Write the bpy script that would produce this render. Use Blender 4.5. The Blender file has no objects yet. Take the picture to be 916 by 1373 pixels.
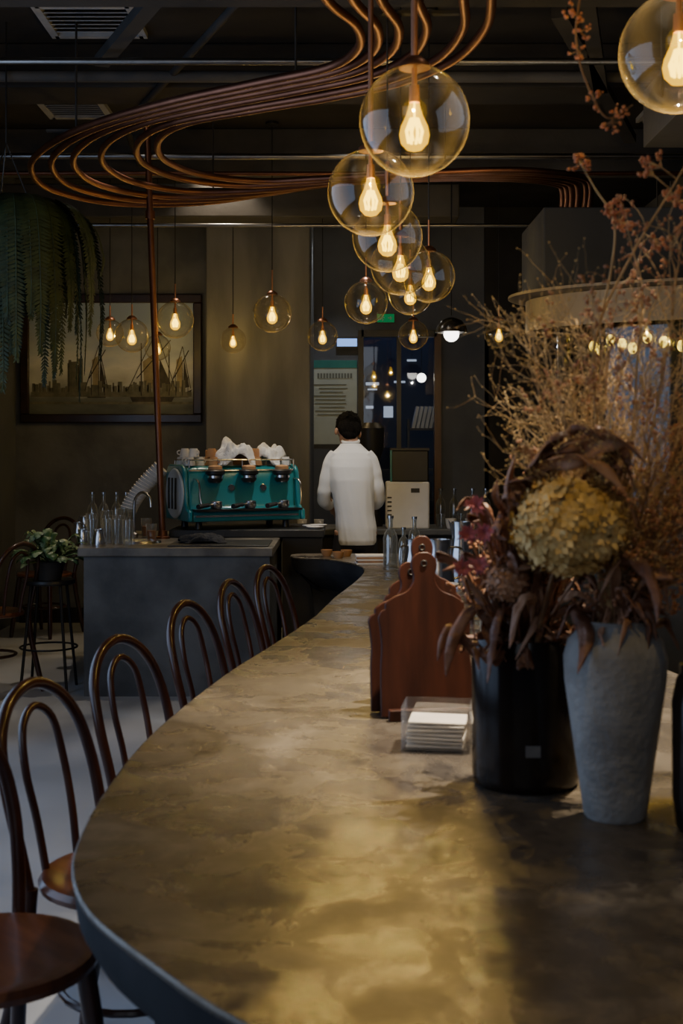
import bpy, math, random
from mathutils import Vector, Matrix, noise
random.seed(11)
D=bpy.data; COL=bpy.context.scene.collection
rnd=random.random
def ru(a,b): return random.uniform(a,b)
V=Vector
# ------------------------------------------------------------ materials
def mat(name,col,rough=0.5,metal=0.0,col2=None,scale=8.0,bump=0.0,bscale=None,rough2=None,emit=None,estr=0,lo=0.35,hi=0.65,detail=6,stretch=None,coat=0,spec=None):
    m=D.materials.new(name); m.use_nodes=True; nt=m.node_tree; b=nt.nodes['Principled BSDF']
    b.inputs['Base Color'].default_value=(*col,1); b.inputs['Roughness'].default_value=rough; b.inputs['Metallic'].default_value=metal
    if spec is not None: b.inputs['Specular IOR Level'].default_value=spec
    if coat: b.inputs['Coat Weight'].default_value=coat; b.inputs['Coat Roughness'].default_value=0.15
    tc=nt.nodes.new('ShaderNodeTexCoord'); mp=nt.nodes.new('ShaderNodeMapping')
    nt.links.new(tc.outputs['Object'],mp.inputs['Vector'])
    if stretch: mp.inputs['Scale'].default_value=stretch
    n=nt.nodes.new('ShaderNodeTexNoise'); n.inputs['Scale'].default_value=scale; n.inputs['Detail'].default_value=detail
    nt.links.new(mp.outputs['Vector'],n.inputs['Vector'])
    if col2 is None: col2=tuple(min(1,c*1.25) for c in col)
    r=nt.nodes.new('ShaderNodeValToRGB'); r.color_ramp.elements[0].position=lo; r.color_ramp.elements[1].position=hi
    r.color_ramp.elements[0].color=(*col,1); r.color_ramp.elements[1].color=(*col2,1)
    nt.links.new(n.outputs['Fac'],r.inputs['Fac']); nt.links.new(r.outputs['Color'],b.inputs['Base Color'])
    if rough2 is not None:
        mr=nt.nodes.new('ShaderNodeMapRange'); mr.inputs['From Min'].default_value=lo; mr.inputs['From Max'].default_value=hi
        mr.inputs['To Min'].default_value=rough; mr.inputs['To Max'].default_value=rough2
        nt.links.new(n.outputs['Fac'],mr.inputs['Value']); nt.links.new(mr.outputs['Result'],b.inputs['Roughness'])
    if bump:
        n2=nt.nodes.new('ShaderNodeTexNoise'); n2.inputs['Scale'].default_value=bscale or scale*4; n2.inputs['Detail'].default_value=4
        nt.links.new(mp.outputs['Vector'],n2.inputs['Vector'])
        bm=nt.nodes.new('ShaderNodeBump'); bm.inputs['Strength'].default_value=bump; bm.inputs['Distance'].default_value=0.02
        nt.links.new(n2.outputs['Fac'],bm.inputs['Height']); nt.links.new(bm.outputs['Normal'],b.inputs['Normal'])
    if emit: b.inputs['Emission Color'].default_value=(*emit,1); b.inputs['Emission Strength'].default_value=estr
    return m
def thinglass(name,tint=(0.95,0.95,0.95),rough=0.02,base=0.05,boost=0.8,emit=None,estr=0,haze=0,hcol=(1,.8,.5),pw=4):
    m=D.materials.new(name); m.use_nodes=True; nt=m.node_tree; nt.nodes.clear()
    out=nt.nodes.new('ShaderNodeOutputMaterial'); mx=nt.nodes.new('ShaderNodeMixShader')
    t=nt.nodes.new('ShaderNodeBsdfTransparent'); t.inputs['Color'].default_value=(*tint,1)
    g=nt.nodes.new('ShaderNodeBsdfGlossy'); g.inputs['Roughness'].default_value=rough
    f=nt.nodes.new('ShaderNodeLayerWeight'); f.inputs['Blend'].default_value=0.5
    p=nt.nodes.new('ShaderNodeMath'); p.operation='POWER'; p.inputs[1].default_value=pw
    ml=nt.nodes.new('ShaderNodeMath'); ml.operation='MULTIPLY_ADD'; ml.inputs[1].default_value=boost; ml.inputs[2].default_value=base; ml.use_clamp=True
    nt.links.new(f.outputs['Facing'],p.inputs[0]); nt.links.new(p.outputs[0],ml.inputs[0]); nt.links.new(ml.outputs[0],mx.inputs['Fac'])
    nt.links.new(t.outputs[0],mx.inputs[1]); nt.links.new(g.outputs[0],mx.inputs[2])
    last=mx
    if haze:
        d=nt.nodes.new('ShaderNodeBsdfTranslucent'); d.inputs['Color'].default_value=(*hcol,1)
        m2=nt.nodes.new('ShaderNodeMixShader'); 
        hz=nt.nodes.new('ShaderNodeMath'); hz.operation='MULTIPLY_ADD'; hz.inputs[1].default_value=haze*10; hz.inputs[2].default_value=haze
        nt.links.new(p.outputs[0],hz.inputs[0]); nt.links.new(hz.outputs[0],m2.inputs['Fac'])
        nt.links.new(mx.outputs[0],m2.inputs[1]); nt.links.new(d.outputs[0],m2.inputs[2]); last=m2
    if emit:
        e=nt.nodes.new('ShaderNodeEmission'); e.inputs['Color'].default_value=(*emit,1); e.inputs['Strength'].default_value=estr
        a=nt.nodes.new('ShaderNodeAddShader'); nt.links.new(last.outputs[0],a.inputs[0]); nt.links.new(e.outputs[0],a.inputs[1]); last=a
    nt.links.new(last.outputs[0],out.inputs['Surface'])
    return m
def bulbmat(name,tint,emit,s):
    m=D.materials.new(name); m.use_nodes=True; nt=m.node_tree; nt.nodes.clear()
    out=nt.nodes.new('ShaderNodeOutputMaterial'); t=nt.nodes.new('ShaderNodeBsdfTransparent'); t.inputs['Color'].default_value=(*tint,1)
    e=nt.nodes.new('ShaderNodeEmission'); e.inputs['Color'].default_value=(*emit,1); e.inputs['Strength'].default_value=s
    a=nt.nodes.new('ShaderNodeAddShader'); nt.links.new(t.outputs[0],a.inputs[0]); nt.links.new(e.outputs[0],a.inputs[1]); nt.links.new(a.outputs[0],out.inputs['Surface']); return m
def emis(name,col,s):
    m=D.materials.new(name); m.use_nodes=True; nt=m.node_tree; nt.nodes.clear()
    out=nt.nodes.new('ShaderNodeOutputMaterial'); e=nt.nodes.new('ShaderNodeEmission')
    e.inputs['Color'].default_value=(*col,1); e.inputs['Strength'].default_value=s
    nt.links.new(e.outputs[0],out.inputs['Surface']); return m
def countermat():
    m=D.materials.new('worn_sealed_concrete'); m.use_nodes=True; nt=m.node_tree; b=nt.nodes['Principled BSDF']; L=nt.links.new
    tc=nt.nodes.new('ShaderNodeTexCoord')
    def N(s,d,dist=0,r=.6):
        n=nt.nodes.new('ShaderNodeTexNoise'); n.inputs['Scale'].default_value=s; n.inputs['Detail'].default_value=d; n.inputs['Distortion'].default_value=dist; n.inputs['Roughness'].default_value=r
        L(tc.outputs['Object'],n.inputs['Vector']); return n
    a=N(2.6,7,.8,.6); c=N(13,10,.4,.72); e=N(70,4); g=N(6,6,.5,.62)
    mx=nt.nodes.new('ShaderNodeMath'); mx.operation='MULTIPLY_ADD'; mx.inputs[1].default_value=.42; L(c.outputs['Fac'],mx.inputs[0])
    sc=nt.nodes.new('ShaderNodeMath'); sc.operation='MULTIPLY'; sc.inputs[1].default_value=.58; L(a.outputs['Fac'],sc.inputs[0]); L(sc.outputs[0],mx.inputs[2])
    r=nt.nodes.new('ShaderNodeValToRGB'); el=r.color_ramp.elements; r.color_ramp.interpolation='EASE'
    el[0].position=.36; el[0].color=(.040,.034,.029,1); el[1].position=.65; el[1].color=(.170,.143,.112,1)
    q=el.new(.49); q.color=(.082,.069,.055,1)
    L(mx.outputs[0],r.inputs[0]); L(r.outputs[0],b.inputs['Base Color'])
    rr=nt.nodes.new('ShaderNodeMapRange'); rr.inputs['From Min'].default_value=.42; rr.inputs['From Max'].default_value=.58; rr.inputs['To Min'].default_value=.14; rr.inputs['To Max'].default_value=.44
    L(g.outputs['Fac'],rr.inputs['Value']); L(rr.outputs[0],b.inputs['Roughness'])
    b.inputs['Specular IOR Level'].default_value=.75; b.inputs['Specular Tint'].default_value=(1,.88,.66,1)
    bm=nt.nodes.new('ShaderNodeBump'); bm.inputs['Strength'].default_value=.15; bm.inputs['Distance'].default_value=.015; L(c.outputs['Fac'],bm.inputs['Height'])
    b2=nt.nodes.new('ShaderNodeBump'); b2.inputs['Strength'].default_value=.06; b2.inputs['Distance'].default_value=.004; L(e.outputs['Fac'],b2.inputs['Height']); L(bm.outputs[0],b2.inputs['Normal']); L(b2.outputs[0],b.inputs['Normal'])
    return m
M={}
M['counter']=countermat()
M['conc']=mat('dark_concrete',(0.050,0.053,0.057),0.6,0,(0.12,0.124,0.128),2.5,0.15,20,detail=10,lo=.4,hi=.6)
M['bartop']=mat('warm_lit_bar_top',(0.09,0.08,0.066),0.35,0,(0.20,0.18,0.145),5,0.1,20,detail=9,lo=.4,hi=.6)  # lighter than the base: warm light on the top put into the colour
M['apron']=mat('dark_counter_apron',(0.026,0.028,0.033),0.8,0,(0.046,0.049,0.056),5,0.1,20,spec=.2)
M['wall']=mat('plaster_wall',(0.108,0.114,0.124),0.85,0,(0.185,0.193,0.204),1.8,0.2,18,detail=10,lo=.4,hi=.60)
M['pier']=mat('pier_plaster',(0.135,0.137,0.140),0.8,0,(0.215,0.215,0.215),1.5,0.15,18,detail=10,lo=.4,hi=.60,stretch=(2,2,.5))
M['wallb']=mat('bluegrey_wall',(0.11,0.12,0.14),0.85,0,(0.15,0.16,0.18),2,0.1,25)
M['dark']=mat('dark_paint',(0.018,0.017,0.016),0.7,0,(0.03,0.028,0.026),4)
M['ceil']=mat('ceiling_paint',(0.020,0.018,0.016),0.85,0,(0.042,0.037,0.032),1.5,0.1,12)
M['beam']=mat('beam_concrete',(0.06,0.057,0.054),0.8,0,(0.105,0.10,0.093),2,0.1,20)
M['floor']=mat('floor_terrazzo',(0.40,0.42,0.45),0.35,0,(0.52,0.54,0.57),1.3,0.03,40,rough2=0.5)
M['copper']=mat('copper',(0.20,0.088,0.055),0.45,1.0,(0.29,0.13,0.08),5)
M['rod']=mat('brushed_copper_rod',(0.45,0.21,0.13),0.38,1.0,(0.55,0.27,0.16),5)
M['steel']=mat('steel',(0.55,0.55,0.56),0.22,1.0,(0.65,0.65,0.66),6)
M['galv']=mat('galvanised_conduit',(0.30,0.29,0.28),0.3,1.0,(0.42,0.41,0.39),6)
M['black']=mat('black_plastic',(0.012,0.012,0.013),0.4,0,(0.02,0.02,0.02),6)
M['wood']=mat('bentwood',(0.034,0.012,0.007),0.28,0,(0.064,0.023,0.012),6,stretch=(4,4,1),coat=0.4)
M['seat']=mat('seat_veneer',(0.10,0.033,0.014),0.3,0,(0.17,0.058,0.023),5,stretch=(1,6,1),coat=0.4)
M['board']=mat('red_brown_board',(0.034,0.0095,0.005),0.45,0,(0.064,0.018,0.009),6,stretch=(6,6,0.8),spec=.3)
M['white']=mat('white_ceramic',(0.72,0.71,0.69),0.35,0,(0.8,0.79,0.77),6)
M['panel']=mat('pale_machine_panel',(0.50,0.56,0.58),0.35,0,(0.56,0.62,0.64),6)
M['paper']=mat('napkin_paper',(0.78,0.75,0.70),0.8,0,(0.85,0.82,0.78),20,0.1)
M['cloth']=mat('white_towel',(0.76,0.76,0.75),0.95,0,(0.86,0.86,0.85),12,0.4,60)
M['blackcloth']=mat('black_cloth',(0.012,0.012,0.014),0.9,0,(0.025,0.025,0.028),12,0.3,60)
M['shirt']=mat('white_shirt',(0.76,0.77,0.78),0.9,0,(0.82,0.83,0.84),3,0.12,12,spec=.2)
M['trouser']=mat('dark_trouser',(0.012,0.013,0.018),0.85,0,(0.02,0.02,0.026),10,0.1)
M['skin']=mat('skin',(0.42,0.24,0.16),0.5,0,(0.48,0.28,0.19),10)
M['hair']=mat('black_hair',(0.004,0.0035,0.003),0.85,0,(0.008,0.007,0.006),40,0.4,120,stretch=(1,1,0.2),spec=.12)
M['teal']=mat('teal_enamel',(0.008,0.185,0.215),0.28,0,(0.012,0.24,0.27),3,coat=0.5)
M['vase']=mat('grey_vase_glaze',(0.20,0.197,0.19),0.75,0,(0.33,0.325,0.31),9,0.25,60,lo=.38,hi=.62)
M['blackjar']=mat('brown_black_glass',(0.013,0.009,0.007),0.15,0,(0.020,0.014,0.010),6,spec=.25)
M['gold']=mat('dried_golden_petals',(0.50,0.32,0.09),0.8,0,(0.82,0.60,0.25),22)
M['twig']=mat('dry_twig',(0.14,0.072,0.034),0.8,0,(0.27,0.15,0.065),14)
M['goldtwig']=mat('golden_twig',(0.36,0.235,0.10),0.8,0,(0.64,0.45,0.215),14)
M['berry']=mat('dried_berry',(0.28,0.11,0.045),0.6,0,(0.46,0.21,0.09),30)
M['redberry']=mat('red_dried_berry',(0.42,0.13,0.05),0.6,0,(0.56,0.22,0.09),30)
M['leafbrown']=mat('dried_leaf',(0.11,0.046,0.024),0.5,0,(0.25,0.115,0.06),9,0.3,30,stretch=(1,1,3))
M['leafpale']=mat('pale_dried_leaf',(0.28,0.14,0.078),0.55,0,(0.46,0.26,0.15),9,0.2,30)
M['purple']=mat('dried_magenta_petal',(0.28,0.055,0.075),0.7,0,(0.48,0.15,0.16),20)
M['fern']=mat('fern_leaf',(0.016,0.030,0.011),0.6,0,(0.034,0.058,0.019),12)
M['leaf']=mat('variegated_leaf',(0.03,0.09,0.025),0.4,0,(0.26,0.34,0.18),30,lo=0.45,hi=0.6)
M['pot']=mat('dark_pot',(0.03,0.028,0.026),0.6,0,(0.05,0.046,0.04),8)
M['brass']=mat('hood_tan_paint',(0.19,0.15,0.10),0.5,0.2,(0.25,0.20,0.13),3)
M['grey']=mat('grey_render',(0.036,0.038,0.042),0.85,0,(0.056,0.059,0.064),2,0.08,20)
M['lgrey']=mat('light_grey_paint',(0.36,0.36,0.36),0.7)
M['tag']=mat('small_label_paper',(0.13,0.125,0.12),0.7)
M['frame']=mat('picture_frame_wood',(0.020,0.010,0.007),0.35,0,(0.04,0.02,0.012),8,coat=0.3)
M['doorwood']=mat('door_jamb_wood',(0.09,0.04,0.022),0.4,0,(0.14,0.062,0.032),8,stretch=(5,5,.6))
M['cork']=mat('kraft_card',(0.42,0.22,0.10),0.8,0,(0.50,0.28,0.13),12)
M['orange']=mat('amber_drink',(0.5,0.16,0.03),0.3,0,(0.6,0.22,0.05),6)
M['gglass']=thinglass('globe_glass',(0.96,0.94,0.89),0.012,.065,1.1,haze=.0028,hcol=(.95,.76,.44),pw=3.2)
M['glass']=thinglass('clear_glass',(0.85,0.87,0.87),0.03,.16,.9,haze=.07,hcol=(1,1,1))
M['paneglass']=thinglass('window_pane_glass',(0.92,0.94,0.95),0.02,.06,.8)
M['acryl']=thinglass('acrylic',(0.93,0.92,0.90),0.03,.07,.8,haze=.015,hcol=(1,1,1))
M['boothglass']=thinglass('booth_glass',(0.8,0.8,0.8),0.05,.05,.4)
M['bulb']=bulbmat('amber_bulb_glass',(1.0,0.90,0.42),(1.0,0.56,0.004),1.0)
M['fil']=emis('glowing_filament',(1.0,0.72,0.08),6.5)
M['ball']=emis('white_lamp_glass',(1.0,0.95,0.85),7)
M['ledblue']=emis('blue_lit_sign',(0.25,0.45,1.0),1.4)
M['ledwhite']=emis('lit_panel',(0.7,0.8,1.0),0.6)
M['green']=emis('green_exit_face',(0.02,0.45,0.14),0.30)
M['navy']=mat('navy_wall',(0.012,0.018,0.035),0.6,0,(0.02,0.03,0.055),2)
M['ptop']=mat('poster_paper',(0.50,0.56,0.52),0.7,0,(0.56,0.62,0.58),6)
M['pteal']=mat('poster_teal',(0.04,0.22,0.20),0.7)
M['pink']=mat('poster_ink',(0.16,0.18,0.16),0.7)

# ------------------------------------------------------------ mesh builder
class MB:
    def __init__(s): s.v=[];s.f=[];s.m=[]
    def add(s,vs,fs,mi=0,T=None):
        o=len(s.v)
        if T is not None: vs=[T@V(p) for p in vs]
        s.v+=[tuple(p) for p in vs]; s.f+=[tuple(i+o for i in f) for f in fs]; s.m+=[mi]*len(fs); return s
    def box(s,c,z,mi=0,T=None):
        x,y,q=z[0]/2,z[1]/2,z[2]/2
        vs=[(c[0]+a*x,c[1]+b*y,c[2]+d*q) for a in(-1,1) for b in(-1,1) for d in(-1,1)]
        return s.add(vs,[(0,1,3,2),(4,6,7,5),(0,4,5,1),(2,3,7,6),(0,2,6,4),(1,5,7,3)],mi,T)
    def lathe(s,pr,n=24,c=(0,0,0),mi=0,T=None,sx=1,sy=1):
        vs=[];rings=[]
        for r,z in pr:
            if r<1e-6: rings.append([len(vs)]); vs.append((c[0],c[1],c[2]+z))
            else:
                rings.append(list(range(len(vs),len(vs)+n)))
                for i in range(n):
                    a=2*math.pi*i/n; vs.append((c[0]+r*sx*math.cos(a),c[1]+r*sy*math.sin(a),c[2]+z))
        fs=[]
        for A,B in zip(rings,rings[1:]):
            if len(A)==1 and len(B)==1: continue
            for i in range(n):
                j=(i+1)%n
                if len(A)==1: fs.append((A[0],B[j],B[i]))
                elif len(B)==1: fs.append((A[i],A[j],B[0]))
                else: fs.append((A[i],A[j],B[j],B[i]))
        return s.add(vs,fs,mi,T)
    def sph(s,c,r,n=16,mi=0,sc=(1,1,1),T=None):
        k=max(4,n//2)
        pr=[(math.sin(math.pi*i/k),-math.cos(math.pi*i/k)) for i in range(k+1)]; pr[0]=(0,-1); pr[-1]=(0,1)
        b=MB().lathe(pr,n)
        vs=[(c[0]+p[0]*r*sc[0],c[1]+p[1]*r*sc[1],c[2]+p[2]*r*sc[2]) for p in b.v]
        return s.add(vs,b.f,mi,T)
    def tube(s,pts,r,n=8,mi=0,closed=False,T=None,flat=1.0):
        pts=[V(p) for p in pts]; N=len(pts)
        rs=r if isinstance(r,(list,tuple)) else [r]*N
        def tan(i):
            if closed: return (pts[(i+1)%N]-pts[i-1]).normalized()
            a=pts[max(0,i-1)]; b=pts[min(N-1,i+1)]; d=b-a
            return d.normalized() if d.length>1e-9 else V((0,0,1))
        t0=tan(0); up=V((0,0,1)) if abs(t0.z)<0.9 else V((1,0,0))
        nrm=t0.cross(up).normalized(); vs=[]; pt=t0
        for i in range(N):
            t=tan(i)
            if i: 
                q=pt.rotation_difference(t); nrm=q@nrm; nrm=(nrm-t*nrm.dot(t)).normalized()
            pt=t; bn=t.cross(nrm)
            for k in range(n):
                a=2*math.pi*k/n; vs.append(pts[i]+(nrm*math.cos(a)+bn*math.sin(a)*flat)*rs[i])
        fs=[]
        for i in range(N if closed else N-1):
            A=i*n;B=((i+1)%N)*n
            for k in range(n):
                j=(k+1)%n; fs.append((A+k,A+j,B+j,B+k))
        if not closed: fs+= [tuple(range(n-1,-1,-1)),tuple(range((N-1)*n,N*n))]
        return s.add(vs,fs,mi,T)
    def prism(s,o,z0,z1,mi=0,T=None):
        n=len(o); vs=[(p[0],p[1],z0) for p in o]+[(p[0],p[1],z1) for p in o]
        fs=[tuple(range(n-1,-1,-1)),tuple(range(n,2*n))]+[(i,(i+1)%n,(i+1)%n+n,i+n) for i in range(n)]
        return s.add(vs,fs,mi,T)
    def loft(s,rings,mi=0,T=None):
        n=len(rings[0]); vs=[p for R in rings for p in R]; fs=[]
        for i in range(len(rings)-1):
            for k in range(n):
                j=(k+1)%n; fs.append((i*n+k,i*n+j,(i+1)*n+j,(i+1)*n+k))
        fs+=[tuple(range(n-1,-1,-1)),tuple(range((len(rings)-1)*n,len(rings)*n))]
        return s.add(vs,fs,mi,T)
    def obj(s,name,mats,parent=None,loc=(0,0,0),rot=(0,0,0),sharp=38,bev=0,label=None,fixn=True,kind=None):
        me=D.meshes.new(name); me.from_pydata(s.v,[],s.f)
        if not isinstance(mats,(list,tuple)): mats=[mats]
        for k in mats: me.materials.append(M[k] if isinstance(k,str) else k)
        me.polygons.foreach_set('material_index',s.m)
        if fixn and len(s.f)<60000:
            import bmesh
            b=bmesh.new(); b.from_mesh(me); bmesh.ops.recalc_face_normals(b,faces=b.faces); b.to_mesh(me); b.free()
        me.polygons.foreach_set('use_smooth',[True]*len(me.polygons))
        me.set_sharp_from_angle(angle=math.radians(sharp)); me.update()
        o=D.objects.new(name,me); COL.objects.link(o); o.location=loc; o.rotation_euler=rot
        if parent: o.parent=parent
        if bev:
            m=o.modifiers.new('bevel','BEVEL'); m.width=bev; m.segments=2; m.limit_method='ANGLE'
        if label: o['label']=label
        if kind: o['kind']=kind
        return o
def tag(o,label,cat,group=None):
    o['label']=label; o['category']=cat
    if group: o['group']=group
    return o
def thing(name,label,cat,loc=(0,0,0),rz=0,group=None,rot=None):
    o=D.objects.new(name,None); o.empty_display_size=0.05; COL.objects.link(o); o.location=loc
    o.rotation_euler=rot or (0,0,rz); return tag(o,label,cat,group)
def dup(o,loc,rz=0,label=None,rot=None,scale=None):
    def cp(s,par):
        c=s.copy(); COL.objects.link(c)
        if par: c.parent=par
        for k in s.children: cp(k,c)
        return c
    c=cp(o,None); c.location=loc; c.rotation_euler=rot or (0,0,rz)
    if scale: c.scale=(scale,)*3
    if label: c['label']=label
    return c
def cat(pts,n=6,closed=False):
    P=[V(p) for p in pts]; N=len(P); out=[]
    rng=range(N) if closed else range(N-1)
    for i in rng:
        if closed: a,b,c,d=P[i-1],P[i],P[(i+1)%N],P[(i+2)%N]
        else: a,b,c,d=P[max(0,i-1)],P[i],P[i+1],P[min(N-1,i+2)]
        for k in range(n):
            t=k/n
            out.append(0.5*((2*b)+(c-a)*t+(2*a-5*b+4*c-d)*t*t+(3*b-a-3*c+d)*t**3))
    if not closed: out.append(P[-1])
    return out
def struct(o): o['kind']='structure'; return o
WARM=(1,0.74,0.46)
def point(loc,e,col=WARM,r=0.03,parent=None,name='lamp_light'):
    l=D.lights.new(name,'POINT'); l.energy=e; l.color=col; l.shadow_soft_size=r
    o=D.objects.new(name,l); COL.objects.link(o); o.location=loc
    if parent: o.parent=parent
    return o
def area(loc,rot,e,col,sx,sy,name='window_light'):
    l=D.lights.new(name,'AREA'); l.shape='RECTANGLE'; l.size=sx; l.size_y=sy; l.energy=e; l.color=col
    o=D.objects.new(name,l); COL.objects.link(o); o.location=loc; o.rotation_euler=rot; return o
R=math.radians

# ------------------------------------------------------------ camera
cd=D.cameras.new('camera'); cam=D.objects.new('camera',cd); COL.objects.link(cam)
cam.location=(0,0,1.42); cam.rotation_euler=(math.radians(90),0,0)
cd.sensor_fit='VERTICAL'; cd.sensor_height=24; cd.sensor_width=16; cd.lens=24*1700/1373; cd.shift_y=-0.063
cd.dof.use_dof=True; cd.dof.focus_distance=7.0; cd.dof.aperture_fstop=3.8; cd.clip_start=0.05
bpy.context.scene.camera=cam
w=D.worlds.new('world'); bpy.context.scene.world=w; w.use_nodes=True
w.node_tree.nodes['Background'].inputs[0].default_value=(0.55,0.68,1,1); w.node_tree.nodes['Background'].inputs[1].default_value=0.06

# ------------------------------------------------------------ room
CZ=3.6
struct(MB().box((1.1,6,-0.05),(7.7,16,0.1)).obj('floor','floor'))
struct(MB().box((1.1,6,CZ+0.05),(7.7,16,0.1)).obj('ceiling','ceil'))
b=MB()
b.box((-2.7,-0.5,1.8),(0.1,3,3.6)); b.box((-2.7,8.15,1.8),(0.1,4.3,3.6)); b.box((-2.7,3.5,0.2),(0.1,5,0.4)); b.box((-2.7,3.5,3.3),(0.1,5,0.6))
struct(b.obj('wall_left','wallb'))
b=MB()
for y in (1.0,2.65,4.3,5.97): b.box((-2.7,y,1.7),(0.08,0.06,2.6))
b.box((-2.7,3.5,0.43),(0.08,5,0.06)); b.box((-2.7,3.5,2.97),(0.08,5,0.06))
b.box((-2.7,3.5,1.7),(0.01,4.9,2.5),1)
struct(b.obj('window_1',['black','paneglass']))
struct(MB().box((4.95,6,1.8),(0.1,16,3.6)).obj('wall_right','wallb'))
struct(MB().box((-1.88,10.4,1.8),(1.56,0.2,3.6)).obj('wall_back','wall'))
struct(MB().box((-0.66,10.75,1.8),(0.82,1.5,3.6)).obj('wall_pier','pier',bev=0.01))
b=MB()
b.box((0.52,11.6,3.04),(1.55,0.2,1.12)); b.box((1.12,11.6,1.24),(0.43,0.2,2.48)); b.box((3.1,11.6,1.8),(3.6,0.2,3.6),1)
b.box((-0.06,11.6,1.24),(0.42,0.2,2.48))
struct(b.obj('wall_rear',['wallb','dark']))
struct(MB().box((0.6,13.6,1.8),(4,0.1,3.6)).obj('wall_corridor','navy'))
b=MB()
b.box((0.175,11.5,1.24),(0.05,0.12,2.48)); b.box((0.87,11.5,1.24),(0.06,0.12,2.48),1); b.box((0.52,11.5,2.45),(0.68,0.12,0.06))
b.box((0.52,11.5,1.22),(0.04,0.05,2.4)); b.box((0.52,11.5,0.06),(0.66,0.05,0.12)); b.box((0.52,11.5,1.2),(0.64,0.012,2.4),2)
struct(b.obj('door_1',['black','doorwood','paneglass']))
struct(MB().box((-1.86,10.285,0.06),(1.5,0.03,0.12)).obj('baseboard_back','dark'))
b=MB().box((-0.9,9.3,3.2),(3.5,0.35,0.24)); struct(b.obj('trim_1','beam',bev=0.01))
struct(MB().box((1.1,5.1,3.42),(7.6,0.3,0.36)).obj('trim_2','ceil',bev=0.01))
struct(MB().box((1.1,7.0,3.48),(7.6,0.35,0.24)).obj('trim_3','ceil',bev=0.01))
struct(MB().box((1.1,8.75,3.45),(7.6,0.2,0.3)).obj('trim_4','beam',bev=0.01))
for (x_,z_,w_,h_,y0,y1) in ((1.75,3.05,.5,.28,3.0,6.3),(2.45,3.12,.35,.22,3.0,9.5),(-1.95,3.2,.4,.24,3.0,5.6)):
    b=MB().box((x_,(y0+y1)/2,z_),(w_,y1-y0,h_)); y=y0+.1
    while y<y1: b.box((x_,y,z_),(w_+.04,.04,h_+.04)); y+=.8
    for y in (y0+.4,y1-.4):
        for q in(-1,1): b.tube([(x_+q*(w_/2+.01),y,z_),(x_+q*(w_/2+.01),y,3.6)],.006,6)
    tag(b.obj('ventilation_duct','beam',bev=0.005),'dark painted rectangular ventilation duct under the ceiling','duct','ceiling ducts')
for i,(y,z,r,mt,x1) in enumerate([(5.9,3.22,0.016,'galv',4.88),(8.0,3.26,0.02,'galv',4.88),(8.08,3.17,0.014,'copper',4.88),(9.0,3.0,0.014,'galv',4.88),(6.55,3.34,0.03,'beam',4.88)]):
    o=MB().tube([(-2.64,y,z),(0,y,z-0.005),(x1,y,z)],r,10).obj('conduit_pipe',mt)
    tag(o,'straight metal conduit pipe running under the dark ceiling','pipe','ceiling conduits')
o=MB().tube([(-.35,3.2,3.35),(-.45,5.5,3.35),(-1.3,7.6,3.35),(-1.4,9.0,3.35)],.02,10).obj('conduit_pipe','ceil'); tag(o,'bent dark conduit pipe running under the ceiling','pipe','ceiling conduits')
for (x_,y_,L_,a_) in ((.95,5.0,3.4,-14),(1.35,6.6,2.4,-20),(-.6,4.9,2.8,24)):
    o=MB().box((0,0,0),(.07,L_,.05)).obj('cable_tray','ceil',None,(x_,y_,3.3),(0,0,R(a_))); tag(o,'dark cable tray crossing under the ceiling','cable tray','cable trays')
def vent(loc,s,label):
    t=thing('air_vent',label,'vent',loc)
    b=MB()
    for a,c,sz in ((0,-s/2,(s,0.04,0.03)),(0,s/2,(s,0.04,0.03)),(-s/2,0,(0.04,s+0.04,0.03)),(s/2,0,(0.04,s+0.04,0.03))): b.box((a,c,-0.015),sz)
    b.obj('vent_frame','lgrey',t)
    b=MB()
    for i in range(7):
        y=-s/2+s*(i+1)/8; b.box((0,0,0),(s-0.04,0.045,0.004),0,Matrix.Translation((0,y,-0.015))@Matrix.Rotation(0.5,4,'X'))
    b.obj('louvre','lgrey',t)
vent((-1.27,6.42,3.6),0.46,'square white-grey louvred air vent set in the dark ceiling')
vent((-1.70,8.1,3.6),0.38,'small louvred air vent set in the dark ceiling')
vent((2.15,8.2,3.6),0.36,'small louvred air vent set in the dark ceiling')
def downlight(x,y,e,label,col=(1,.8,.58),size=1.6):
    t=thing('ceiling_downlight',label,'light',(x,y,3.6))
    MB().lathe([(0.0,-0.0),(0.11,0),(0.115,-0.03),(0.09,-0.05),(0.085,-0.02),(0,-0.02)],24).obj('trim_ring','white',t)
    MB().lathe([(0,-0.022),(0.08,-0.022),(0.08,-0.03),(0,-0.032)],20).obj('diffuser','ball',t)
    sp=D.lights.new('downlight_spot','SPOT'); sp.energy=e; sp.color=col; sp.spot_size=size; sp.spot_blend=0.6; sp.shadow_soft_size=0.02
    so=D.objects.new('downlight_spot',sp); COL.objects.link(so); so.parent=t; so.location=(0,0,-0.06)
downlight(-0.87,9.05,45,'round white recessed downlight glowing in the ceiling')
downlight(.85,3.15,950,'round recessed downlight above the dried flowers',(1,.86,.68),1.0)
downlight(.10,7.7,120,'round recessed downlight above the barista',(1,.98,.96),1.0)
downlight(-.05,10.9,30,'added downlight brightening the poster by the glass door',(.9,.95,1),1.2)  # extra lamp, added to brighten the dim poster and door
downlight(-1.3,7.5,60,'round recessed downlight above the service bar',(1,.84,.66),1.0)

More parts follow.
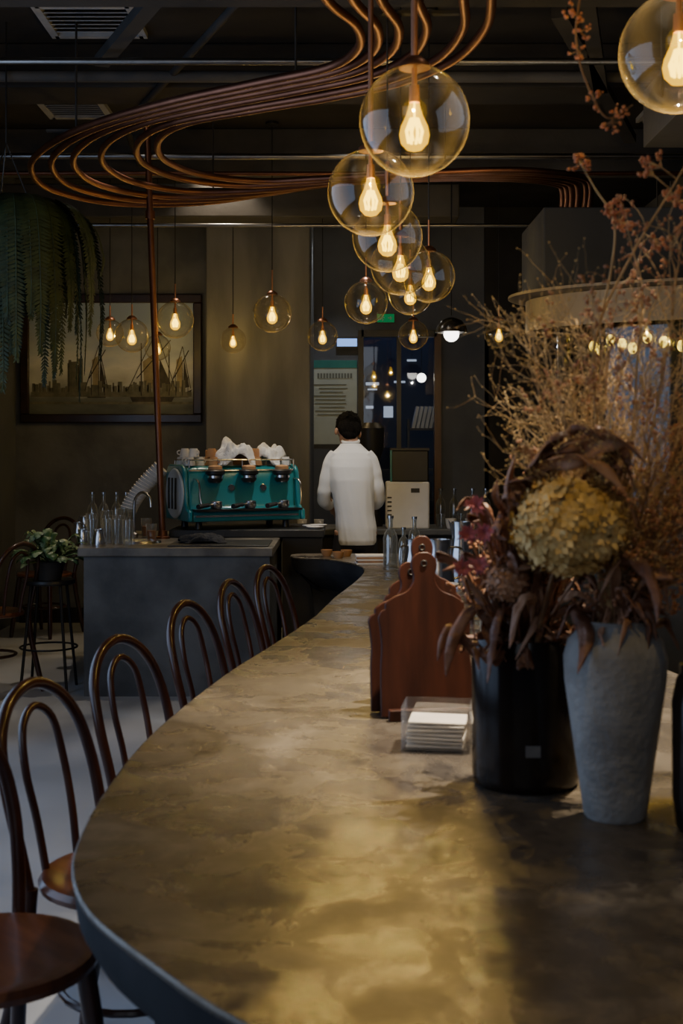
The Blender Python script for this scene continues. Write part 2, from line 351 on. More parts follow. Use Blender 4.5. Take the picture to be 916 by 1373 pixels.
# ------------------------------------------------------------ curved copper pipes
outer=[(-.3,3.4),(-.15,4.0),(-.05,4.48),(.056,4.75),(.065,5.02),(-.056,5.27),(-.38,5.5),(-.81,5.81),(-1.24,6.22),(-1.56,6.68),(-1.76,7.18),(-1.78,7.78),(-1.46,8.21),(-.91,8.19),(-.41,7.85),(-.04,7.59),(.49,7.46),(1.0,7.46),(1.28,7.6)]
inner=[(.3,3.4),(.46,4.0),(.53,4.48),(.54,4.8),(.46,5.17),(.26,5.48),(-.03,5.71),(-.41,5.94),(-.75,6.17),(-.94,6.52),(-.97,6.98),(-.79,7.36),(-.48,7.52),(-.17,7.46),(.18,7.36),(.52,7.28),(.94,7.22),(1.21,7.28),(1.42,7.42)]
for k in range(6):
    f=[0,.16,.33,.55,.83,1.0][k]
    pts=[(a[0]*(1-f)+c[0]*f,a[1]*(1-f)+c[1]*f,3.0) for a,c in zip(outer,inner)]
    e=pts[-1]; pts+= [(e[0]+.07,e[1]+.15,2.98),(e[0]+.1,e[1]+.35,2.90),(e[0]+.1,e[1]+.5,2.84)]
    b=MB().tube(cat(pts,6),0.0185,10)
    tag(b.obj('copper_ceiling_pipe','copper'),'long curved copper pipe sweeping in an S shape below the ceiling','pipe','curved copper pipes')
for i,(x,y) in enumerate([(-1.35,6.45),(-0.2,5.55),(-0.8,7.9),(0.6,7.35),(0.3,4.7)]):
    b=MB().tube([(x,y,3.6),(x,y,3.03)],0.006,6).box((x,y,3.03),(0.3,0.03,0.012))
    tag(b.obj('pipe_hanger','ceil'),'thin dark metal hanger holding the copper pipes','bracket','pipe hangers')
t=thing('copper_pole','slim copper pole rising from the concrete bar to the ceiling pipes','pole',(-1.12,7.94,0.85))
MB().tube([(0,0,0),(-.05,0,1.25),(-.10,0,2.6)],0.020,14).obj('pole','copper',t)
MB().lathe([(0,0),(.045,0),(.045,.012),(.03,.016),(.028,.05),(0,.05)],20).obj('base_flange','copper',t)
MB().lathe([(0,0),(.03,0),(.03,.05),(0,.05)],16,(-.078,0,2.0)).obj('collar','copper',t)

# ------------------------------------------------------------ main counter
edge=[(1.15,1.02),(.8,1.05),(.4,1.12),(.1,1.27),(-.11,1.45),(-.25,1.63),(-.36,1.80),(-.42,1.97),(-.445,2.15),(-.455,2.4),(-.45,2.74),(-.42,3.1),(-.34,3.68),(-.25,4.15),(-.17,4.58),(-.10,5.0),(-.03,5.6),(.06,6.2),(.12,6.75),(.10,7.1),(.0,7.38),(-.125,7.56),(-.28,7.62),
      (-.28,7.88),(.1,7.9),(.45,7.85),(.68,7.4),(.72,6.6),(.74,5.6),(.82,4.6),(1.0,3.6),(1.15,2.6),(1.2,1.6)]
ol=[(p.x,p.y) for p in cat([(a,c,0) for a,c in edge],4,True)]
def inset(o,d):
    n=len(o); out=[]
    for i in range(n):
        a=V(o[i-1]+(0,)); c=V(o[(i+1)%n]+(0,)); t=(c-a).normalized(); out.append((o[i][0]+t.y*d,o[i][1]-t.x*d))
    return out
A=sum(ol[i-1][0]*ol[i][1]-ol[i][0]*ol[i-1][1] for i in range(len(ol)))
sg=-1 if A>0 else 1
t=thing('bar_counter','long curving polished concrete bar counter with seats along one side','counter')
MB().prism(ol,0.748,0.76).obj('countertop','counter',t,bev=0.004,sharp=30)
rings=[]
for z,d in ((0.0,.34),(.40,.30),(.50,.24),(.58,.14),(.66,.03),(.70,.008),(.748,.004)):
    rings.append([(p[0],p[1],z) for p in inset(ol,sg*d)])
MB().loft(rings).obj('counter_base','apron',t,sharp=50)

# ------------------------------------------------------------ service bar block
blk=[(-1.5,7.2),(-.39,7.2),(-.39,8.68),(-1.75,8.68)]
t=thing('service_bar','dark concrete service bar block holding the sink and espresso machine','counter')
MB().prism([(-1.47,7.23),(-.41,7.23),(-.41,8.66),(-1.72,8.66)],0,0.80).obj('bar_base','conc',t)
MB().prism(blk,0.80,0.85).obj('bar_top','bartop',t,bev=0.006)
MB().box((-.60,8.34,.875),(.98,.66,.05)).obj('machine_shelf','black',t,bev=0.006,label='low black shelf under the machine')
MB().box((-.25,8.34,.425),(.25,.6,.85)).obj('shelf_base','dark',t)
t=thing('rear_counter','dark back counter where the barista works','counter')
MB().box((.42,9.12,.83),(1.5,.6,.04)).obj('countertop','conc',t,bev=0.006)
MB().box((.42,9.16,.405),(1.44,.5,.81)).obj('counter_base','dark',t)

# ------------------------------------------------------------ booth with hood on the right
SX,SY=1.0,.53; BX,BY=2.75,7.2
t=thing('serving_booth','rounded serving booth with flat canopy and tan band above glazing','booth',(BX,BY,0))
MB().lathe([(1.66,2.25),(1.80,2.265),(1.80,2.28),(0,2.29)],72,sx=SX,sy=SY).obj('canopy','brass',t)
MB().lathe([(1.68,2.075),(1.70,2.075),(1.70,2.25),(1.68,2.25)],72,sx=SX,sy=SY).obj('fascia','brass',t)
MB().box((.20,.12,2.51),(3.70,.84,.44)).obj('upper_wall','grey',t,bev=.01)
MB().lathe([(1.53,1.05),(1.53,2.25),(1.52,2.25),(1.52,1.05)],64,sx=SX,sy=SY).obj('glazing','boothglass',t)
MB().lathe([(0,0),(1.62,0),(1.62,1.0),(1.70,1.0),(1.70,1.06),(0,1.06)],64,sx=SX,sy=SY).obj('booth_base','conc',t)
b=MB()
for i in range(16):
    a=i*math.pi/8+.1; b.box((1.53*SX*math.cos(a),1.53*SY*math.sin(a),1.65),(.025,.025,1.2))
b.obj('mullion','black',t)
MB().lathe([(0,1.06),(1.0,1.06),(1.0,2.2),(0,2.2)],32,sx=1,sy=.45).obj('core','dark',t)

# ------------------------------------------------------------ pendant lamps
def pendant(x,y,z,R_,rod,e,label,near=False):
    t=thing('globe_pendant_lamp',label,'lamp',(x,y,CZ),group='glass globe pendant lamps')
    dz=z-CZ; k=R_/.13
    MB().lathe([(0,0),(.045,0),(.045,-.015),(.012,-.03),(0,-.03)],20).obj('ceiling_rose','black',t)
    top=dz+R_
    MB().tube([(0,0,-.02),(0,0,top+rod)],0.0035,6).obj('cord','black',t)
    MB().tube([(0,0,top+rod),(0,0,top)],0.0085*k if near else .006,10).obj('rod','rod',t)
    MB().lathe([(0,.022),(.018,.02),(.036,.004),(.038,-.006),(0,-.006)],24,(0,0,top)).obj('cap','rod',t)
    pr=[]
    for i in range(25):
        a=math.radians(12)+(math.pi-math.radians(12))*i/24
        pr.append((R_*math.sin(a) if i<24 else 0,dz+R_*math.cos(a)))
    MB().lathe(pr,48 if near else 32).obj('globe','gglass',t,sharp=180)
    s0=dz+R_*.50
    MB().lathe([(0,R_*.48),(.006*k,R_*.48),(.007*k,.02),(.012*k,.018),(.013*k,-.022*k),(0,-.022*k)],20,(0,0,s0)).obj('socket','rod',t)
    bz=s0-.02*k
    pr=[(.012,0),(.014,-.015),(.021,-.035),(.032,-.058),(.036,-.078),(.032,-.098),(.018,-.113),(0,-.118)]
    MB().lathe([(a*k,c*k) for a,c in pr],24,(0,0,bz)).obj('bulb','bulb',t,sharp=180)
    b=MB()
    for i in range(8):
        a=i*math.pi/4; r1=.008*k; r2=.020*k
        b.tube([(r1*math.cos(a),r1*math.sin(a),bz-.040*k),(r2*math.cos(a+.3),r2*math.sin(a+.3),bz-.070*k),(r2*.7*math.cos(a+.5),r2*.7*math.sin(a+.5),bz-.096*k)],.0040*k,6)
    b.tube([(0,0,bz),(0,0,bz-.05*k)],.0025*k,6)
    b.obj('filament','fil',t)
    point((0,0,bz-.075*k),e,r=.005,parent=t)
    return t
gl='clear amber glass globe pendant with filament bulb'
pendant(.172,2.99,2.19,.13,1.35,24,gl+' on copper rod',True)
pendant(.088,3.81,2.186,.13,1.35,22,gl+' on copper rod',True)
pendant(.17,4.7,2.20,.13,.15,17,gl+' on copper rod',True)
pendant(.256,5.5,2.21,.13,.15,14,gl+' on thin cord',True)
pendant(.434,6.3,2.27,.13,.15,11,gl+' on thin cord')
pendant(.40,7.37,2.32,.13,.12,7,gl+' on thin cord')
pendant(.147,7.6,2.29,.13,.14,7,gl+', short copper stem')
pendant(.53,9.35,2.25,.11,.12,3.5,'small '+gl)
pendant(-.465,8.5,2.32,.13,.16,6,gl+', short copper stem')
pendant(-.1375,9.2,2.23,.11,.10,3.5,'small '+gl)
pendant(-.83,9.7,2.24,.10,.10,2.6,'small '+gl)
pendant(-1.68,9.2,2.25,.10,.10,3,'small '+gl)
pendant(-1.48,8.95,2.21,.12,.10,3,gl+' before the painting')
pendant(-1.16,8.84,2.31,.13,.12,5,gl+' before the painting')
pendant(-1.40,9.65,2.18,.10,.10,2,'small '+gl)
pendant(1.13,9.1,2.235,.105,.10,3,'small '+gl)
pendant(.735,2.76,2.28,.13,1.2,20,gl+' above dried flowers',True)
pendant(.30,1.70,2.34,.13,1.1,16,gl+' on copper rod',True)
for i in range(11):  # glowing bulbs stand in for globe reflections in the booth glazing
    th=R([12,17,22,27,31,36,41,46,52,60,68][i]); x=BX-1.38*SX*math.cos(th); y=BY-1.38*SY*math.sin(th)
    t=thing('booth_reflection_bulb','small glowing bulb added for a globe reflection in booth glass','lamp',(x,y,2.285),group='bulbs for globe reflections')
    dz=-.30-.03*math.sin(i*2.1)
    MB().tube([(0,0,0),(0,0,dz+.04)],.003,5).obj('cord','black',t)
    MB().sph((0,0,dz),.048,18).obj('bulb','gglass',t,sharp=180)
    MB().tube([(0,0,dz+.04),(0,0,dz+.015)],.010,8).obj('socket','rod',t)
    MB().sph((0,0,dz-.004),.025,12,sc=(1,1,1.3)).obj('filament','fil',t)
t=thing('dome_pendant_lamp','dark half-dome pendant with a glowing white ball bulb','lamp',(.78,9.0,CZ))
z=2.235-CZ
MB().tube([(0,0,0),(0,0,z+.12)],.004,6).obj('cord','black',t)
MB().lathe([(0,.11),(.03,.105),(.075,.085),(.105,.045),(.115,0),(.112,0),(.10,.042),(.07,.08),(0,.10)],32,(0,0,z)).obj('lamp_shade','steel',t)
MB().sph((0,0,z-.01),.055,20).obj('bulb','ball',t)
point((0,0,z-.1),4,(1,.92,.82),.006,t)
t=thing('ball_pendant_lamp','tiny white ball pendant glowing beyond the glass door','lamp',(.77,12.2,CZ))
MB().tube([(0,0,0),(0,0,-1.47)],.004,6).obj('cord','black',t)
MB().sph((0,0,-1.51),.045,16).obj('bulb','ball',t)

# ------------------------------------------------------------ bentwood chairs
def build_chair(loc,rz,label):
    t=thing('bentwood_chair',label,'chair',loc,rz,'bentwood cafe chairs')
    MB().lathe([(0,.45),(.165,.45),(.19,.446),(.205,.45),(.208,.462),(.20,.474),(.18,.476),(.15,.468),(0,.464)],36).obj('seat','seat',t)
    for sy in(-1,1):
        MB().tube(cat([(.13,.13*sy,.45),(.15,.145*sy,.3),(.185,.17*sy,.0)],4),[.019]*4+[.017]*4+[.013],10).obj('leg','wood',t)
    for sy in(-1,1):
        MB().tube(cat([(-.165,.155*sy,.46),(-.18,.165*sy,.3),(-.25,.19*sy,.0)],4),[.018]*4+[.016]*4+[.013],10).obj('leg','wood',t)
    o=[(-.165,-.155,.44),(-.185,-.166,.55),(-.215,-.170,.67),(-.245,-.150,.775),(-.265,-.09,.845),(-.272,0,.873)]
    o=o+[(a,-c,e) for a,c,e in o[-2::-1]]
    MB().tube(cat(o,5),.014,12).obj('backrest','wood',t)
    i_=[(-.185,-.062,.46),(-.205,-.070,.58),(-.232,-.075,.69),(-.252,-.058,.785),(-.262,0,.822)]
    i_=i_+[(a,-c,e) for a,c,e in i_[-2::-1]]
    MB().tube(cat(i_,5),.0095,10).obj('back_insert','wood',t)
    MB().tube([(.158*math.cos(a*math.pi/12),.158*math.sin(a*math.pi/12),.22) for a in range(24)],.009,8,closed=True).obj('stretcher_ring','wood',t)
    return t
cl='dark glossy bentwood cafe chair with hooped back at the counter'
def chairpos(tx,ty,t): return (tx+.27*math.cos(t),ty-.27*math.sin(t),0),-t
p,r=chairpos(-.72,2.94,R(21)); ch=build_chair(p,r,cl)
for tx,ty,tt in((-.64,3.62,24),(-.55,4.45,21),(-.455,5.16,18),(-.345,5.8,22)):
    p,r=chairpos(tx,ty,R(tt)); dup(ch,p,r)
dup(ch,(-.665,2.38,0),-R(47))
dup(ch,(-2.0,6.1,0),R(200),'bentwood cafe chair standing apart near the potted plant')
dup(ch,(-2.05,7.35,0),R(150),'bentwood cafe chair standing apart near the potted plant')
dup(ch,(-2.25,9.6,0),R(250),'bentwood cafe chair below the framed painting')

# ------------------------------------------------------------ painting
t=thing('framed_painting','dark framed harbour painting with ships and distant towers on the wall','painting',(-1.865,10.3,2.14))
W,H=1.47,1.04
b=MB()
for c,s in (((0,0,H/2-.035),(W,.05,.07)),((0,0,-H/2+.035),(W,.05,.07)),((-W/2+.035,0,0),(.07,.05,H-.14)),((W/2-.035,0,0),(.07,.05,H-.14))): b.box((c[0],-.03,c[2]),s)
b.obj('picture_frame','frame',t,bev=.008)
pm=D.materials.new('painted_canvas'); pm.use_nodes=True; nt=pm.node_tree; bs=nt.nodes['Principled BSDF']; bs.inputs['Roughness'].default_value=.6
tc=nt.nodes.new('ShaderNodeTexCoord'); sx=nt.nodes.new('ShaderNodeSeparateXYZ'); nt.links.new(tc.outputs['Object'],sx.inputs[0])
ns=nt.nodes.new('ShaderNodeTexNoise'); ns.inputs['Scale'].default_value=3; ns.inputs['Detail'].default_value=6
mp=nt.nodes.new('ShaderNodeMapping'); mp.inputs['Scale'].default_value=(1,1,2.2); nt.links.new(tc.outputs['Object'],mp.inputs[0]); nt.links.new(mp.outputs[0],ns.inputs['Vector'])
mr=nt.nodes.new('ShaderNodeMapRange'); mr.inputs['From Min'].default_value=-.45; mr.inputs['From Max'].default_value=.45; nt.links.new(sx.outputs['Z'],mr.inputs['Value'])
ad=nt.nodes.new('ShaderNodeMath'); ad.operation='MULTIPLY_ADD'; ad.inputs[1].default_value=.5; nt.links.new(ns.outputs['Fac'],ad.inputs[0])
sb=nt.nodes.new('ShaderNodeMath'); sb.operation='SUBTRACT'; sb.inputs[1].default_value=.09; nt.links.new(mr.outputs[0],sb.inputs[0]); nt.links.new(sb.outputs[0],ad.inputs[2])
cr=nt.nodes.new('ShaderNodeValToRGB'); e=cr.color_ramp.elements
e[0].position=0.1; e[0].color=(.08,.09,.08,1); e[1].position=1; e[1].color=(.36,.46,.62,1)
for p_,c_ in ((.32,(.20,.22,.20,1)),(.42,(.54,.56,.54,1)),(.6,(.80,.82,.82,1)),(.75,(.58,.66,.76,1)),(.88,(.44,.52,.66,1))):
    q=e.new(p_); q.color=c_
nt.links.new(ad.outputs[0],cr.inputs[0]); nt.links.new(cr.outputs[0],bs.inputs['Base Color'])
MB().box((0,-.02,0),(W-.14,.01,H-.14)).obj('canvas',pm,t)
M['pdark']=mat('painted_dark',(.03,.026,.018),.6,0,(.07,.06,.045),20)
M['psail']=mat('painted_sail',(.30,.25,.15),.6,0,(.42,.35,.22),20)
M['pmid']=mat('painted_city',(.12,.12,.085),.6,0,(.20,.19,.14),20)
b=MB(); x=-.63
while x<.6:
    w_=ru(.012,.035); h=ru(.03,.10)+(.17 if -.36<x<-.24 else 0); b.box((x,-.0265,-.27+h/2),(w_,.003,h),2); x+=w_*.95
b.box((0,-.0263,-.29),(1.3,.003,.04),2); b.box((0,-.0263,-.36),(1.32,.003,.02),2)
for hx,sc in((.33,1.25),(-.12,.6),(.56,.55)):
    o=[(hx-.16*sc,-.27),(hx-.12*sc,-.27-.08*sc),(hx+.12*sc,-.27-.08*sc),(hx+.17*sc,-.25),(hx+.05*sc,-.28)]
    b.add([(a,-.0275,c) for a,c in o],[(0,1,2,3,4)],0)
    for m_,hh in((-.07,.34),(.03,.52),(.11,.30)):
        b.tube([(hx+m_*sc,-.028,-.3),(hx+m_*sc,-.028,-.3+hh*sc)],.004*sc,5)
    b.tube([(hx-.1*sc,-.028,-.16),(hx+.12*sc,-.028,.12*sc)],.004,5); b.tube([(hx+.15*sc,-.028,-.24),(hx+.03*sc,-.028,.18*sc)],.003,5); b.tube([(hx-.16*sc,-.028,-.26),(hx+.03*sc,-.028,.18*sc)],.003,5)
    b.add([(hx-.05*sc,-.0275,-.24),(hx+.03*sc,-.0275,-.24),(hx+.02*sc,-.0275,.04*sc),(hx-.06*sc,-.0275,-.02*sc)],[(0,1,2,3)],1)
    b.add([(hx+.04*sc,-.0275,-.24),(hx+.13*sc,-.0275,-.23),(hx+.05*sc,-.0275,.0*sc)],[(0,1,2)],0)
b.obj('painted_scene',['pdark','psail','pmid'],t,fixn=False)

# ------------------------------------------------------------ poster, signs beyond
t=thing('wall_poster','pale green cafe poster with teal heading beside the glass door','poster',(-.06,11.5,1.83))
MB().box((0,-.006,0),(.40,.012,.76)).obj('poster_sheet','ptop',t)
b=MB(); b.box((0,-.0145,.345),(.40,.003,.07),0)
for x_ in range(12): b.box((-.15+x_*.027,-.0145,.24),(.018,.003,.045),1)
for i in range(9): b.box((-.03+ru(-.02,.02),-.0145,.16-i*.034),(ru(.20,.30),.003,.007),1)
b.lathe([(0,0),(.06,0),(.06,.003),(0,.003)],20,T=Matrix.Translation((.08,-.014,-.26))@Matrix.Rotation(R(90),4,'X'),mi=0)
b.obj('poster_print',['pteal','pink'],t)
t=thing('lit_sign','small blue-white lit sign strip above the poster','sign',(.05,11.5,2.37))
MB().box((0,-.015,0),(.2,.03,.10)).obj('sign_box','black',t); MB().box((0,-.033,0),(.18,.006,.07)).obj('sign_face','ledblue',t)
t=thing('exit_sign','small green emergency exit sign with running figure and arrow','sign',(.40,11.5,2.59))
MB().box((0,-.015,0),(.17,.03,.09)).obj('sign_box','black',t); MB().box((0,-.033,0),(.155,.006,.075)).obj('sign_face','green',t)
b=MB(); y=-.038
for a_ in ([(-.04,y,.022),(-.055,y,-.005)],[(-.055,y,-.005),(-.035,y,-.022),(-.045,y,-.042)],[(-.055,y,-.005),(-.075,y,-.02),(-.09,y,-.022)],[(-.042,y,.018),(-.02,y,.005)],[(.03,y,0),(.08,y,0)],[(.06,y,.02),(.082,y,0),(.06,y,-.02)]):
    b.tube([(p[0]*.65,p[1],p[2]*.65) for p in a_],.0035,6)
b.sph((-.023,y,.024),.006,8); b.obj('pictogram','white',t)
for x_,z_,w_,h_ in((.33,2.1,.14,.03),(.33,2.04,.10,.015),(.62,2.12,.12,.02),(.50,1.80,.10,.12),(.30,1.85,.08,.03),(.75,2.35,.1,.02)):
    o=MB().box((x_,13.535,z_),(w_,.03,h_)).obj('display_screen','ledwhite'); tag(o,'small pale glowing screen on the dark corridor wall','screen','corridor screens')
t=thing('magazine_rack','dark rack with white magazines beyond the glass door','rack',(.82,12.6,0))
b=MB()
for s_ in(-1,1): b.box((.16*s_,0,.85),(.02,.25,1.7))
for z_ in(.3,.75,1.2,1.6): b.box((0,0,z_),(.32,.25,.02))
b.obj('rack_frame','black',t)
for i in range(6):
    o=MB().box((0,0,.11),(.03,.16,.22)).obj('magazine','white',None,(.71+i*.042,12.6,1.61),(0,R(12),0)); tag(o,'white magazine standing in the rack','magazine','magazines in the rack')

# ------------------------------------------------------------ barista
def ell(cx,cy,z,rx,ry,n=28): return [(cx+rx*math.cos(2*math.pi*i/n),cy+ry*math.sin(2*math.pi*i/n),z) for i in range(n)]
t=thing('person','barista in loose white shirt, back turned, head bowed over work','person',(.065,8.50,0))
b=MB()
b.loft([ell(.03,0,.80,.115,.085),ell(.03,0,.92,.12,.09),ell(.02,.01,1.05,.11,.085),ell(.01,.03,1.2,.12,.09),ell(0,.06,1.33,.125,.085),ell(0,.08,1.40,.09,.072),ell(-.003,.10,1.45,.052,.053),ell(-.008,.14,1.51,.05,.053)])
for s_ in(-1,1):
    b.sph((.125*s_,.06,1.35),.044,16)
    b.tube(cat([(.123*s_,.06,1.35),(.160*s_,.05,1.24),(.182*s_,.05,1.12),(.155*s_,.17,1.04),(.12*s_,.29,.985)],4),[.042,.041,.040,.039,.038,.038,.038,.038,.038,.038,.037,.036,.034,.031,.028,.026,.024],14)
    T=Matrix.Translation((.105*s_,.335,.965))@Matrix.Rotation(.35*s_,4,'Z')@Matrix.Rotation(-.25,4,'X')
    b.sph((0,0,0),1,14,sc=(.040,.052,.017),T=T)
    for k,(fx,L) in enumerate(((-.030,.062),(-.010,.074),(.011,.070),(.031,.055))):
        b.tube([T@V((fx,.03,0)),T@V((fx*1.1,.045+L*.42,-.004)),T@V((fx*1.12,.045+L*.75,-.022)),T@V((fx*1.1,.045+L*.9,-.042))],[.0095,.009,.0085,.007],8)
    b.tube([T@V((-.03*s_,-.01,0)),T@V((-.055*s_,.02,-.008)),T@V((-.058*s_,.048,-.02))],[.012,.0105,.008],8)
    b.tube([(.03+.065*s_,0,.86),(.02+.085*s_,.01,.48),(.01+.095*s_,-.01,.09)],[.08,.058,.042],14)
    b.tube([(.01+.095*s_,-.03,.06),(.01+.10*s_,.06,.045),(.01+.105*s_,.15,.035)],[.042,.04,.03],12)
HT=Matrix.Translation((-.020,.185,1.538))@Matrix.Rotation(R(-44),4,'X')@Matrix.Rotation(R(10),4,'Z')
b.sph((0,0,.015),1,24,sc=(.074,.092,.095),T=HT); b.sph((0,.03,-.05),1,18,sc=(.055,.058,.062),T=HT)
b.tube([HT@V((0,.085,.015)),HT@V((0,.105,-.02)),HT@V((0,.092,-.032))],[.008,.014,.012],8)
b.sph((0,.085,-.06),1,10,sc=(.024,.012,.010),T=HT)
for s_ in(-1,1): b.sph((.082*s_,.005,-.02),1,12,sc=(.012,.020,.032),T=HT)
body=b.obj('body','skin',t,sharp=180,label='bare skin of neck, ears and forearms')
m=body.modifiers.new('r','REMESH'); m.mode='VOXEL'; m.voxel_size=.0065; m.use_smooth_shade=True
m=body.modifiers.new('s','SMOOTH'); m.iterations=2
b=MB()
for s_ in(-1,1): b.sph((.03*s_,.083,.012),1,10,sc=(.013,.008,.008),T=HT)
b.obj('eye','white',t)
b=MB()
b.sph((0,-.014,.035),1,28,sc=(.087,.100,.092),T=HT); b.sph((0,-.050,-.03),1,24,sc=(.081,.054,.080),T=HT); b.sph((0,-.050,-.085),1,20,sc=(.056,.032,.045),T=HT)
for i in range(140):
    a=ru(0,6.28); q=ru(.1,1.2); p=V((.084*math.sin(q*1.4)*math.cos(a),-.014+.096*math.sin(q*1.4)*math.sin(a),.033+.090*math.cos(q*1.4)))
    if p.y>.03 and p.z<.06: continue
    dn=V((0,0,-.014 if p.z<.06 else .003))
    b.tube([HT@p,HT@(p*1.03+dn*.5),HT@(p*1.05+V((ru(-.010,.010),ru(-.012,.0),-.004))+dn)],[.008,.005,.0028],6)
h=b.obj('hair','hair',t,sharp=180,label='short black hair')
m=h.modifiers.new('r','REMESH'); m.mode='VOXEL'; m.voxel_size=.0045; m.use_smooth_shade=True
b=MB()
prof_s=[(.035,-.005,.77,.135,.106),(.035,-.005,.80,.138,.112),(.033,-.002,.88,.138,.112),(.025,.0,.97,.130,.106),(.015,.01,1.08,.136,.108),(.005,.025,1.2,.150,.112),(0,.045,1.29,.158,.108),(0,.06,1.345,.156,.096),(0,.07,1.385,.128,.084),(0,.085,1.418,.092,.072),(-.003,.10,1.447,.066,.061)]
def sring(cx,cy,z,rx,ry,n=96):
    out=[]
    for i in range(n):
        a=2*math.pi*i/n; c_,s_=math.cos(a),math.sin(a)
        am=max(0.05,min(1,(1.42-z)/.4))
        q2=1-2*abs(noise.noise(V((c_*3.4+7+z*2,s_*3.4,z*2.6+c_*2.5))))
        f=1+am*(.030*noise.noise(V((c_*2+s_,s_*2,z*2.2)))+.030*(q2-.5))
        out.append((cx+rx*f*c_,cy+ry*f*s_,z))
    return out
rr=[]
for a_,c_ in zip(prof_s,prof_s[1:]):
    for k in range(6): rr.append(sring(*[u+(v-u)*k/6 for u,v in zip(a_,c_)]))
rr.append(sring(*prof_s[-1])); b.loft(rr)
for s_ in(-1,1):
    P=cat([(.100*s_,.06,1.370),(.136*s_,.055,1.325),(.162*s_,.045,1.23),(.182*s_,.045,1.12),(.182*s_,.09,1.055),(.15*s_,.19,1.03)],8)
    rs=[]
    for i in range(len(P)):
        f=i/(len(P)-1); rs.append((.050*(1-f)+.042*f)*(1+.05*math.sin(i*.9+s_)*f+.04*noise.noise(V((i*.3,s_*3,0)))))
    b.tube(P,rs,22)
b.tube(cat([(-.003,-.035,1.34),(0,-.084,1.2),(.015,-.099,1.0),(.03,-.114,.83)],4),.0045,6)
sh=b.obj('shirt','shirt',t,sharp=180,label='loose creased white button shirt')
m=sh.modifiers.new('r','REMESH'); m.mode='VOXEL'; m.voxel_size=.005; m.use_smooth_shade=True
m=sh.modifiers.new('s','SMOOTH'); m.iterations=5
b=MB().tube(cat([(.054*math.cos(a*math.pi/8)-.003,.105+.054*math.sin(a*math.pi/8),1.462+.012*math.sin(a*math.pi/8)) for a in range(16)],2,True),.011,8,closed=True,flat=1)
b.obj('collar','shirt',t)
b=MB()
b.loft([ell(.03,0,.74,.125,.10),ell(.03,0,.80,.125,.10),ell(.03,0,.9,.118,.095),ell(.025,0,.98,.10,.085)])
for s_ in(-1,1): b.tube([(.03+.062*s_,0,.84),(.02+.085*s_,.01,.6),(.015+.09*s_,.01,.45),(.01+.097*s_,-.01,.2),(.01+.098*s_,-.01,.08)],[.082,.080,.074,.067,.065],16)
tr=b.obj('trousers','trouser',t,sharp=180)
m=tr.modifiers.new('r','REMESH'); m.mode='VOXEL'; m.voxel_size=.01; m.use_smooth_shade=True
for s_ in(-1,1):
    MB().loft([ell(.01+.10*s_,.05,0,.05,.13,20),ell(.01+.10*s_,.05,.03,.05,.13,20),ell(.01+.10*s_,.035,.07,.047,.10,20),ell(.01+.10*s_,-.01,.11,.045,.055,20)]).obj('shoe','black',t)

# ------------------------------------------------------------ espresso machine
MX,MY,MR=-.71,8.36,R(25)
t=thing('espresso_machine','teal espresso machine with three group heads and cup tray on top','coffee machine',(MX,MY,.90),MR)
prof=[(.20,.05),(.20,.35),(.17,.385),(.14,.40),(-.09,.40),(-.13,.385),(-.155,.35),(-.165,.29),(-.185,.16),(-.20,.13),(-.25,.115),(-.26,.05)]
TZ=1.303
def side(b,x0,x1,s=1.0):
    n=len(prof); pp=[(a*s,c*(1+(s-1)*.5)) for a,c in prof]
    b.add([(x0,a,c) for a,c in pp]+[(x1,a,c) for a,c in pp],[tuple(range(n)),tuple(range(2*n-1,n-1,-1))]+[(i,i+n,(i+1)%n+n,(i+1)%n) for i in range(n)])
b=MB(); side(b,-.37,.37); b.obj('body','teal',t,bev=.012)
for s_ in(-1,1):
    b=MB(); side(b,s_*.37,s_*.40,1.05); b.obj('side_panel','teal',t,bev=.01)
T=Matrix.Translation((-.402,-.01,.225))@Matrix.Rotation(R(-90),4,'Y')
MB().lathe([(0,0),(.16,0),(.162,.006),(.155,.014),(.10,.02),(0,.022)],36,T=T,sx=1.0,sy=1.1).obj('end_cover','panel',t,label='pale rounded end cover')
for y_ in(-.08,-.01,.06): MB().box((-.426,y_,.225),(.008,.018,.20)).obj('cover_slot','black',t)
MB().box((0,-.245,.122),(.72,.13,.014)).obj('drip_tray','black',t)
MB().box((0,-.262,.085),(.70,.01,.012)).obj('trim_strip','steel',t)
MB().tube([(-.36,-.152,.372),(.36,-.152,.372)],.006,8).obj('chrome_strip','steel',t)
for x_ in(-.08,.14): MB().lathe([(0,0),(.022,0),(.024,.006),(.02,.012),(0,.012)],20,T=Matrix.Translation((x_,-.168,.26))@Matrix.Rotation(R(90),4,'X')).obj('gauge','steel',t)
b=MB()
for s_ in(-1,1):
    b.tube([(-.36,.15*s_-.01,.44),(.36,.15*s_-.01,.44)],.005,8)
    for x_ in(-.36,0,.36): b.tube([(x_,.15*s_-.01,.39),(x_,.15*s_-.01,.44)],.005,8)
for s_ in(-1,1): b.tube([(.36*s_,-.16,.44),(.36*s_,.14,.44)],.005,8)
b.obj('cup_rail','steel',t)
